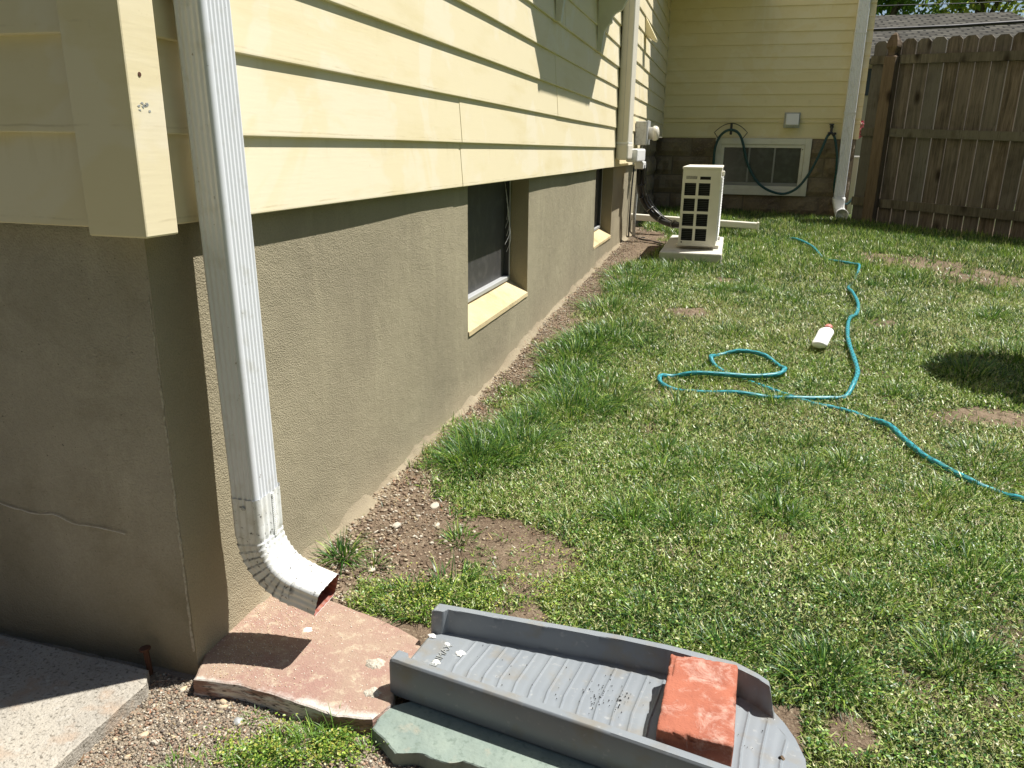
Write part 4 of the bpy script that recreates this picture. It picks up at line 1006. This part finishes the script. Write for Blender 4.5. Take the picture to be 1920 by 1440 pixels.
pebble(.071, .821, .007, .005, .005, M['pebble'], 'tan pebble against the flagstone edge, rear one of two', 2)
pebble(.005, .731, .009, .006, .005, M['pebble'], 'smooth tan pebble in the middle of the gravel', 3)
pebble(.032, .722, .008, .006, .006, M['pebble_pale'], 'angular pale stone beside the smooth tan pebble', 4)
pebble(-.068, .661, .011, .010, .008, M['pebble_pale'], 'large pale stone at the sidewalk edge, bottom left', 5)
pebble(-.066, .752, .006, .004, .004, M['pebble'], 'orange tan pebble touching the sidewalk edge', 6)
pebble(-.028, .712, .004, .004, .003, M['pebble'], 'tiny yellow pebble between the sidewalk and the pale stone', 7)
pebble(.012, .690, .006, .004, .004, M['pebble'], 'yellowish pebble at the bottom edge of the gravel', 8)
pebble(-.004, .828, .008, .005, .004, M['pebble'], 'tan pebble in the gravel before the foundation corner', 9)
pebble(.118, .79, .010, .008, .006, M['galv'], 'blue grey stone at the left end of the green weeds', 10)
pebble(.112, 1.375, .016, .011, .006, M['pebble_pale'], 'flat pale stone in the bare soil by the wall', 11)
pebble(.195, 1.40, .012, .006, .005, M['pebble_pale'], 'white elongated stone in the bare soil', 12)
pebble(.14, 1.43, .007, .005, .005, M['pebble_pale'], 'small white stone beyond the flat pale stone', 13)
pebble(.235, 1.345, .006, .005, .004, M['pebble_pale'], 'small pale stone at the grass edge of the bare soil', 14)
pebble(.168, 1.215, .006, .006, .005, M['pebble'], 'yellow ochre stone in the soil near the downspout', 15)
pebble(.137, 1.20, .014, .010, .004, M['pebble_pale'], 'broad flat stone in the soil near the downspout', 16)
pebble(.155, 1.49, .018, .012, .006, M['pebble_pale'], 'sandy flat stone farthest along the bare soil', 17)
# gravel and soil crumbs
def grit(n, region, smin, smax, cols, seed, label, name, zoff=0, mat=None, squash=.7):
    r = np.random.default_rng(seed); x, y = region(r, n); n = len(x)
    z = gz(x, y)+(fbm(x, y, 28, 3, 3)-.5)*.009
    s = smin+(smax-smin)*r.random(n)**3
    bmx = bmesh.new(); bmesh.ops.create_icosphere(bmx, subdivisions=1, radius=1); bv = np.array([v.co[:] for v in bmx.verts]); bf = np.array([[v.index for v in f.verts] for f in bmx.faces]); bmx.free()
    k = len(bv); Vv_ = bv[None]*(.6+.8*r.random((n, k, 1))); Vv_ = Vv_*s[:, None, None]*np.stack([.7+.6*r.random(n), .7+.6*r.random(n), np.full(n, squash)], -1)[:, None]
    Vv_ = Vv_+np.stack([x, y, z+s*.35+zoff], -1)[:, None]
    Ff = (bf[None]+(np.arange(n)*k)[:, None, None]).reshape(-1, 3)
    cc = np.array(cols)[r.integers(0, len(cols), n)]*(.7+.6*r.random((n, 1)))
    o = npmesh(name, Vv_.reshape(-1, 3), [Ff], mat or M['gravel'], np.repeat(cc, k, 0)); tag(o, label, 'gravel', kind='stuff')
def reg_front(r, n):
    x = r.uniform(-.12, .42, n); y = r.uniform(.55, .85, n); return x, y
grit(42000, reg_front, .0005, .0026, [(.28, .23, .17), (.20, .17, .13), (.36, .30, .22), (.11, .09, .075), (.30, .20, .14), (.42, .38, .31)], 51, 'mixed fine gravel between the sidewalk and the flagstone', 'gravel')
def reg_wall(r, n):
    y = .95+(8-.95)*r.random(n)**2.2; x = np.abs(r.normal(0, .05+.05*(np.abs(y-1.4) < .3), n))*1.4+.002; m = (x < .5); return x[m], y[m]
grit(34000, reg_wall, .0006, .0045, [(.20, .145, .10), (.27, .20, .14), (.12, .085, .06), (.33, .27, .19), (.40, .36, .29)], 52, 'soil crumbs and grit along the foot of the stucco wall', 'soil_grit')
def reg_flag(r, n):
    x = r.uniform(.0, .31, n); y = r.uniform(.83, 1.06, n); m = (r.random(n) < np.clip(1.4-(x/.16), .12, 1)) & ~((x < .03) & (y < .875)) & (y > .838) & (x+y < 1.30); return x[m], y[m]
r_ = np.random.default_rng(53)
def grit_flat(n):
    x, y = reg_flag(r_, n); n = len(x); s = .0003+.0009*r_.random(n)**3
    bmx = bmesh.new(); bmesh.ops.create_icosphere(bmx, subdivisions=1, radius=1); bv = np.array([v.co[:] for v in bmx.verts]); bf = np.array([[v.index for v in f.verts] for f in bmx.faces]); bmx.free(); k = len(bv)
    Vv_ = bv[None]*(.6+.8*r_.random((n, k, 1)))*s[:, None, None]+np.stack([x, y, s*.4], -1)[:, None]
    Ff = (bf[None]+(np.arange(n)*k)[:, None, None]).reshape(-1, 3); cc = np.array([(.62, .52, .36), (.5, .38, .24), (.7, .65, .55)])[r_.integers(0, 3, n)]
    tag(npmesh('sand_grit', Vv_.reshape(-1, 3), [Ff], M['gravel'], np.repeat(cc, k, 0)), 'sandy cement grit strewn over the flagstone', 'grit', kind='stuff')
grit_flat(6000)
# dead plant litter (reddish bits) along the walk and pipe foot
# ------------------------------------------------------------------ hose on the lawn
HOSE = [(1.201, 6.359), (1.234, 6.144), (1.317, 5.793), (1.362, 5.366), (1.423, 5.137), (1.496, 5.038), (1.51, 4.919), (1.441, 4.612), (1.38, 4.341), (1.371, 4.114), (1.365, 3.878), (1.332, 3.68), (1.289, 3.565), (1.253, 3.34), (1.231, 3.128), (1.224, 2.92), (1.218, 2.783), (1.191, 2.656), (1.156, 2.561), (1.111, 2.53), (1.013, 2.499), (0.915, 2.487), (0.824, 2.487), (0.731, 2.493), (0.628, 2.491), (0.574, 2.518), (0.565, 2.575), (0.605, 2.608), (0.691, 2.614), (0.85, 2.64), (0.947, 2.682), (0.978, 2.747), (0.965, 2.815), (0.909, 2.887), (0.824, 2.91), (0.747, 2.876), (0.724, 2.806), (0.747, 2.745), (0.8, 2.694), (0.893, 2.603), (0.978, 2.524), (1.059, 2.473), (1.133, 2.442), (1.202, 2.386), (1.24, 2.307), (1.259, 2.213), (1.29, 2.103), (1.332, 2.036), (1.381, 1.967), (1.429, 1.934), (1.465, 1.885), (1.6, 1.78), (1.9, 1.6)]
lift = {16: .022, 17: .02, 29: .024, 30: .024, 28: .02, 31: .02, 6: .034, 12: .02, 1: .034, 2: .036, 13: .022, 14: .024, 15: .024, 44: .02, 45: .022, 46: .02, 36: .02, 33: .02, 34: .02, 26: .016}
sink = {3: .008, 4: .026, 5: .034, 9: .026, 10: .026, 11: .02, 7: -.008, 8: .012, 23: .0, 24: .004, 38: .002, 39: .0, 41: .002, 42: .0, 0: .004, 49: .001, 50: .006}
P = [(x, y, G(x, y)+lift.get(i, sink.get(i, .008))+.002+.003*math.sin(i*2.3)) for i, (x, y) in enumerate(HOSE)]
P = [(p[0]+(.0), p[1], p[2]) for p in P]
lh = thing('garden_hose', 'long turquoise garden hose snaking and looping across the lawn', 'hose', (1.2, 3.0, .05))
bm = bmesh.new(); tube(bm, catmull(P, 6), lambda u: .0080+.0006*math.sin(u*310), 10); obj('hose_tube', bm, M['hose'], lh, True)
# bottle
bt = thing('bottle', 'white plastic bottle with a red cap lying on the lawn by the hose', 'bottle', (1.15, 3.25, .06))
b0 = Vector((1.112, 3.02, G(1.112, 3.02)+.034)); b1 = Vector((1.165, 3.22, G(1.165, 3.22)+.060)); ax = (b1-b0).normalized(); L = (b1-b0).length
wx = Vector((0, 0, 1)).cross(ax).normalized()*-1; wz = ax.cross(wx)
def flat(bm, prof, flatk=.5):
    rings = [[bm.verts.new(b0+ax*h+wx*(r*math.cos(2*math.pi*k/20))+wz*(r*flatk*math.sin(2*math.pi*k/20))) for k in range(20)] for r, h in prof]
    for a, b in zip(rings, rings[1:]):
        for k in range(20): bm.faces.new((a[k], a[(k+1) % 20], b[(k+1) % 20], b[k]))
    bm.faces.new(rings[0][::-1]); bm.faces.new(rings[-1])
bm = bmesh.new(); flat(bm, [(.020, 0), (.027, .004), (.029, .012), (.0285, L*.4), (.030, L*.66), (.027, L*.74), (.018, L*.82), (.014, L*.85)]); obj('body', bm, M['plastic_white'], bt, True)
bm = bmesh.new(); flat(bm, [(.014, L*.851), (.0155, L*.87), (.014, L*.97), (.010, L)], .8); obj('cap', bm, simple('faded_red_cap', (.50, .17, .14), .5), bt, True)

# ------------------------------------------------------------------ lawn
XB_Y = [.9, 1.0, 1.1, 1.16, 1.22, 1.28, 1.36, 1.47, 1.55, 1.65, 1.84, 2.05, 2.4, 2.83, 3.26, 3.68, 4.2, 4.6, 5.0, 5.4, 6.2, 6.5, 7, 8.3]
XB_X = [.5, .33, .14, .14, .30, .40, .42, .32, .15, .08, .05, .11, .16, .13, .18, .17, .20, .17, .27, .36, .34, .14, .0, .0]
def lawn_mask(x, y):
    w1 = (fbm(x, y, 9, 61, 3)-.5)*.26+(fbm(x, y, 40, 62, 2)-.5)*.10
    m = np.clip((x-np.interp(y, XB_Y, XB_X)+w1)/.10+.5, 0, 1)
    for (cx, cy, rx, ry) in ((1.90, 5.50, .42, .42), (2.25, 4.95, .34, .30), (.47, 1.12, .035, .04), (.60, 3.57, .10, .09), (1.42, 3.6, .07, .10), (1.55, 2.5, .14, .07), (.42, 1.32, .10, .10), (.75, 4.4, .08, .08), (1.30, 5.0, .06, .1), (.98, 1.02, .03, .04)):
        d = ((x-cx)/rx)**2+((y-cy)/ry)**2; m = m*np.clip((d-1+(fbm(x, y, 14, 63, 3)-.5)*2.6)/1.1+.4, .06, 1)
    m = m*np.clip((fbm(x, y, 7, 64, 3)-.22)/.10, .45, 1)
    # things standing on the lawn
    m = np.where((x > .345) & (x < .73) & (y > 4.82) & (y < 5.87), 0, m)
    m = np.where((x > .31) & (x < .91) & (y < 1.045) & (y > yn(x)-.004), 0, m)
    m = np.where((x < .325) & (y < 1.075), 0, m); m = np.where((y < .90) & (x < .86), 0, m)
    m = np.where(x < .004, 0, m); m = np.where(y > YF-.05, 0, m)
    # fence foot, and beyond it
    fy = FA.y+(x-FA.x)*(FD.y/FD.x); m = np.where((x > 1.9) & (y > fy-.12), 0, m)
    return m
_a = gr.data.attributes.new('turf', 'FLOAT', 'POINT')
_xs, _ys = Vg[:, 0], Vg[:, 1]; _in = (_xs > -.8) & (_xs < 6) & (_ys > .3) & (_ys < 9)
_tm = np.where(_in, lawn_mask(_xs, _ys), 0); _a.data.foreach_set('value', _tm.astype(np.float32))
def blades(x, y, h, wd, lean, az, col, curl=.6, twist=None, z0=None, tipw=.15, seg=3):
    n = len(x); z = gz(x, y)-.001 if z0 is None else z0
    r = np.random.default_rng(n); d = np.stack([np.cos(az), np.sin(az)], -1)
    tw = az+np.pi/2+r.normal(0, .6, n) if twist is None else twist; pw = np.stack([np.cos(tw), np.sin(tw)], -1)
    ts = np.linspace(0, 1, seg+1); V = []; th0 = lean*.5
    px = np.zeros(n); pz = np.zeros(n); pts = []
    for i, t in enumerate(ts):
        if i: 
            a = th0+curl*t*lean*1.6; px = px+np.sin(a)*h/seg; pz = pz+np.cos(a)*h/seg
        wv = wd*(1-t**1.6)*.5+wd*.02
        c = np.stack([x+d[:, 0]*px, y+d[:, 1]*px, z+np.maximum(pz, .0015)], -1)
        o = np.stack([pw[:, 0]*wv, pw[:, 1]*wv, np.zeros(n)], -1)
        if i < seg: V += [c-o, c+o]
        else: V += [c]
    V = np.stack(V, 1); k = V.shape[1]; base = (np.arange(n)*k)[:, None]
    q = [base+np.array([[2*i, 2*i+1, 2*i+3, 2*i+2]]) for i in range(seg-1)]; q = np.concatenate(q); t3 = base+np.array([[2*seg-2, 2*seg-1, 2*seg]])
    sh = np.ones((1, k, 1)); cc = (col[:, None]*sh).reshape(-1, 3)
    return V.reshape(-1, 3), q, t3, cc
class Acc:
    def __init__(s): s.V = []; s.Q = []; s.T = []; s.C = []; s.n = 0
    def add(s, V, q, t, c):
        s.V.append(V); s.Q.append(q+s.n); s.T.append(t+s.n); s.C.append(c); s.n += len(V)
    def build(s, name, mat, label, cat):
        o = npmesh(name, np.concatenate(s.V), [np.concatenate(s.Q), np.concatenate(s.T)], mat, np.concatenate(s.C)); tag(o, label, cat, kind='stuff'); return o
def sample(n, x0, x1, y0, y1, seed, mask=lawn_mask, wedge=True):
    r = np.random.default_rng(seed); x = r.uniform(x0, x1, n); y = r.uniform(y0, y1, n)
    keep = r.random(n) < mask(x, y)
    if wedge: keep &= x < (.74+.46*y+.45)   # a metre or so beyond what the view takes in
    return x[keep], y[keep], r
PAL = {'mid': (.132, .262, .034), 'yel': (.29, .39, .060), 'dk': (.026, .074, .015), 'blue': (.072, .142, .034), 'straw': (.47, .44, .22), 'clip': (.47, .56, .21)}
def lawncol(x, y, r, far=0.0):
    n = len(x); a = np.array(PAL['mid']); big = fbm(x, y, 1.8, 71, 3)[:, None]; sm_ = fbm(x, y, 8, 72, 2)[:, None]
    t = np.clip((big-.35)/.3, 0, 1); c = np.array(PAL['blue'])*(1-t)+np.array(PAL['mid'])*t
    t2 = np.clip((sm_-.45)/.25, 0, 1); c = c*(1-.6*t2)+np.array(PAL['yel'])*.6*t2
    u = r.random((n, 1)); c = np.where(u < .20, np.array(PAL['yel']), c); c = np.where(u > .70, np.array(PAL['dk']), c)
    st = np.clip((fbm(x, y, 2.6, 74, 2)[:, None]-.36)*.8, .04, .28)*(1-.6*far)
    c = np.where(r.random((n, 1)) < st, np.array(PAL['straw']), c)
    return c*(.70+.6*r.random((n, 1)))
lawn = Acc()
for (y0, y1, dens, hh_, ww, sd_) in ((.55, 1.35, 140000, .017, .0021, 101), (1.35, 2.1, 100000, .019, .0025, 102), (2.1, 3.1, 62000, .021, .0031, 103), (3.1, 4.5, 34000, .027, .0034, 104), (4.5, 6.2, 20000, .042, .0044, 105), (6.2, 8.3, 16000, .055, .0055, 106)):
    x1 = .74+.46*y1+.45; n = int(dens*(x1)*(y1-y0)); x, y, r = sample(n, 0, x1, y0, y1, sd_); n = len(x)
    clump = fbm(x, y, 11, 81, 2); far = 1.0 if y0 > 4 else 0.0
    h = hh_*(.45+.9*r.random(n))*(.6+.9*clump); lean = np.abs(r.normal(1.0-.35*far, .55, n)); az = r.uniform(0, 2*np.pi, n)
    lawn.add(*blades(x, y, h, ww*(.6+.8*r.random(n)), lean, az, lawncol(x, y, r, far)))
    # flat pale clippings
    x, y, r = sample(int(n*.34), 0, x1, y0, y1, sd_+50); n = len(x)
    zc = gz(x, y)+r.uniform(.003, .45, n)*hh_*.9
    cc = np.where(r.random((n, 1)) < .5, np.array(PAL['clip']), np.array(PAL['straw']))*(.55+.7*r.random((n, 1)))
    lawn.add(*blades(x, y, hh_*(.4+.5*r.random(n)), ww*(.6+.7*r.random(n)), r.uniform(1.15, 1.7, n), r.uniform(0, 6.3, n), cc, curl=.1, z0=zc, seg=2))
lawn.build('lawn_grass', M['grass'], 'short mown lawn grass with pale clippings', 'grass')
# sparse sprouts on the bare soil
sp_ = Acc(); r = np.random.default_rng(200); y = .95+5.3*r.random(1500)**1.5; x = r.random(1500)*np.interp(y, XB_Y, XB_X)*1.05+.01
k_ = fbm(x, y, 12, 91, 2) > .56; x, y = x[k_], y[k_]; n = len(x)
kk = (x > .33) | (y > 1.08); x, y = x[kk], y[kk]; n = len(x)
sp_.add(*blades(x, y, .010+.014*r.random(n), np.full(n, .0018), r.uniform(.2, 1.2, n), r.uniform(0, 6.3, n), lawncol(x, y, r)))
# dead litter: straw, roots and brown scraps lying on the soil strip and gravel
r = np.random.default_rng(222); n = 5200; y = .93+5.4*r.random(n)**2.0; x = np.abs(r.normal(0, 1, n))*.6*np.interp(y, XB_Y, XB_X)+.015*r.random(n)+.004
k_ = ~((x < .335) & (y < 1.085)) & (fbm(x, y, 15, 92, 2) > .42); x, y = x[k_], y[k_]; n = len(x)
x = np.concatenate([x, r.uniform(-.04, .3, 420)]); y = np.concatenate([y, r.uniform(.6, .815, 420)]); n = len(x)
LC = np.array([(.22, .13, .07), (.34, .25, .13), (.42, .36, .22), (.12, .07, .045), (.30, .14, .08)])
litter = Acc(); litter.add(*blades(x, y, .005+.016*r.random(n)**2, .0008+.0022*r.random(n)**2, r.uniform(1.3, 1.6, n), r.uniform(0, 6.3, n), LC[r.integers(0, 5, n)]*(.7+.6*r.random((n, 1))), curl=.1, z0=gz(x, y)+.003+.003*r.random(n), seg=2))
litter.build('dead_litter', M['gravel'], 'dry straw and brown plant scraps lying on the bare soil', 'litter')
# tall dark tufts
tall = Acc()
def tuft(cx, cy, rad, n, h, seed, col=None, wd=.0026, spread=.9):
    r = np.random.default_rng(seed); a = r.uniform(0, 2*np.pi, n); q = rad*np.sqrt(r.random(n)); x = cx+np.cos(a)*q; y = cy+np.sin(a)*q
    ok = x > .006; x, y, a, q = x[ok], y[ok], a[ok], q[ok]; n = len(x)
    lean = .25+spread*(q/rad)*.9+r.normal(0, .18, n); c = np.where(r.random((n, 1)) < .5, np.array(col or PAL['dk'])*1.5, np.array(PAL['mid'])*.85)
    c = np.where(r.random((n, 1)) < .12, np.array(PAL['yel']), c)
    tall.add(*blades(x, y, h*(.5+.7*r.random(n)), wd*(.6+.7*r.random(n)), np.abs(lean), a+r.normal(0, .5, n), c*(.7+.6*r.random((n, 1))), curl=.9, seg=5))
T = [(.14, 1.75, .085, 420, .075), (.22, 1.86, .10, 380, .07), (.10, 1.90, .06, 200, .07), (.20, 2.02, .08, 260, .07), (.28, 2.22, .12, 480, .075), (.34, 2.38, .14, 480, .07), (.22, 2.50, .10, 300, .065), (.20, 2.75, .12, 340, .07), (.24, 2.95, .13, 340, .07), (.33, 3.1, .15, 320, .07),
     (.22, 3.5, .14, 280, .07), (.26, 3.95, .14, 260, .075), (.24, 4.3, .16, 300, .08), (.45, 4.5, .18, 280, .07), (.6, 4.72, .14, 260, .06), (.58, 1.58, .05, 150, .045), (.66, 1.66, .06, 120, .04), (.97, 1.88, .09, 230, .05), (.74, 1.90, .07, 150, .045),
     (.89, 1.67, .06, 120, .04), (1.45, 2.15, .10, 260, .055), (1.25, 1.5, .10, 200, .045), (1.05, 1.35, .07, 150, .04), (1.60, 2.92, .12, 260, .06), (1.83, 3.15, .2, 420, .06), (1.45, 3.4, .1, 160, .05), (.8, 3.2, .09, 150, .05), (1.0, 4.0, .12, 180, .06), (1.75, 4.75, .12, 200, .07),
     (.90, 2.66, .05, 90, .05), (1.06, 2.63, .05, 80, .05), (.95, 1.12, .06, 190, .045), (1.15, 1.2, .06, 160, .04), (.062, 1.228, .026, 95, .052), (.26, 1.36, .03, 70, .03), (.075, 2.33, .02, 30, .045), (.05, 1.95, .03, 40, .05), (.14, 1.205, .012, 18, .04)]
for i, (a, b, c_, n, h) in enumerate(T): tuft(a+(.03 if a < .4 and b > 1.6 else 0), b, c_*1.1, int(n*1.5), h*1.2, 300+i, wd=.0024 if b < 2.5 else .0034)
r = np.random.default_rng(400)
for i in range(160):
    yy = 1.1+6.8*r.random()**1.2; xx = .2+r.random()*(.74+.46*yy)
    if lawn_mask(np.array([xx]), np.array([yy]))[0] > .6: tuft(xx, yy, .03+.07*r.random(), int(50+90*r.random()), .038+.025*r.random()+.02*yy/4, 500+i, wd=.0022+.0004*yy)
# front weeds beside the flagstone edge
for i, (a, b, c_, n, h) in enumerate([(.27, .80, .012, 40, .048), (.245, .79, .02, 60, .045), (.20, .775, .015, 40, .045), (.205, .752, .028, 120, .036), (.235, .772, .03, 120, .036), (.17, .735, .03, 90, .025), (.262, .79, .02, 90, .028), (.133, .803, .010, 34, .022), (.293, .822, .010, 44, .038), (.15, .70, .04, 120, .03), (.10, .69, .03, 60, .025), (.322, .79, .012, 30, .028), (.21, .70, .05, 160, .03), (.29, .75, .03, 90, .025)]):
    tuft(a, b, c_, n, h, 620+i, col=(.10, .19, .03), wd=.0016)
tall.add(*[np.concatenate([]) if False else z for z in (sp_.V[0], sp_.Q[0], sp_.T[0], sp_.C[0])])
tall.build('tall_grass', M['grass'], 'longer darker grass tufts scattered through the lawn and along the wall', 'grass')
# small leaved weeds: chickweed and clover
def leaves(n, region, smin, smax, cols, seed, name, label, zmax=.02):
    r = np.random.default_rng(seed); x, y = region(r, n); n = len(x); z = gz(x, y)+.002+zmax*r.random(n)
    nrm = np.stack([r.normal(0, .45, n), r.normal(0, .45, n), np.ones(n)], -1); nrm /= np.linalg.norm(nrm, axis=1)[:, None]
    a = r.uniform(0, 6.3, n); u = np.stack([np.cos(a), np.sin(a), np.zeros(n)], -1); u -= nrm*(u*nrm).sum(1)[:, None]; u /= np.linalg.norm(u, axis=1)[:, None]; v = np.cross(nrm, u)
    s = (smin+(smax-smin)*r.random(n))[:, None]; P0 = np.stack([x, y, z], -1)
    ring = []
    for (du, dv, dz) in ((-1, 0, 0), (-.45, .55, .12), (.35, .62, .12), (1, 0, 0), (.35, -.62, .12), (-.45, -.55, .12)): ring.append(P0+u*s*du+v*s*dv+nrm*s*dz)
    V = np.stack(ring, 1).reshape(-1, 3); I_ = (np.arange(n)*6)[:, None]; Fq = np.concatenate([I_+np.array([[0, 1, 2, 3]]), I_+np.array([[0, 3, 4, 5]])])
    cc = np.array(cols)[r.integers(0, len(cols), n)]*(.7+.6*r.random((n, 1)))
    tag(npmesh(name, V, [Fq], M['grass'], np.repeat(cc, 6, 0)), label, 'weeds', kind='stuff')
def reg_chick(r, n):
    c = np.array([(.22, 1.13, .07, .035), (.32, 1.16, .07, .035), (.40, 1.17, .06, .05), (.15, 1.12, .03, .02), (.23, .775, .035, .02), (.26, .80, .03, .02), (.18, .745, .04, .02), (.28, .76, .04, .03), (.34, 1.12, .06, .03), (.45, 1.2, .05, .06), (.50, 1.32, .08, .08), (.35, 1.85, .1, .08), (.55, 1.45, .10, .08)])
    w_ = np.array([3, 3, 3, 1, 4, 3, 4, 3, 3, 3, 3, 2, 3.]); k = r.choice(len(c), n, p=w_/w_.sum()); x = c[k, 0]+r.normal(0, 1, n)*c[k, 2]*.95; y = c[k, 1]+r.normal(0, 1, n)*c[k, 3]*.8
    m = ~((x > .30) & (x < .91) & (y > yn(x)-.01) & (y < 1.05)) & ~((x < .33) & (y > .825) & (y < 1.075)) & (x > .01) & (y > .55) & (fbm(x, y, 26, 96, 2) > .42); return x[m], y[m]
leaves(8000, reg_chick, .0010, .0028, [(.32, .41, .06), (.22, .33, .045), (.42, .40, .09), (.10, .20, .03)], 701, 'chickweed', 'yellow green small leaved weeds around the flagstone', .02)
def reg_clov(r, n):
    x = r.uniform(.05, 2.6, n); y = .95+3.2*r.random(n)**1.3; m = (fbm(x, y, 3.2, 95, 2)+.25*r.random(n) > .52) & (r.random(n) < lawn_mask(x, y)) & (x < .74+.46*y+.3); return x[m], y[m]
leaves(120000, reg_clov, .0010, .0036, [(.10, .23, .03), (.19, .33, .05), (.04, .12, .02), (.30, .43, .10), (.40, .42, .15), (.05, .14, .03)], 702, 'clover', 'clover and plantain leaves mixed into the near lawn', .018)
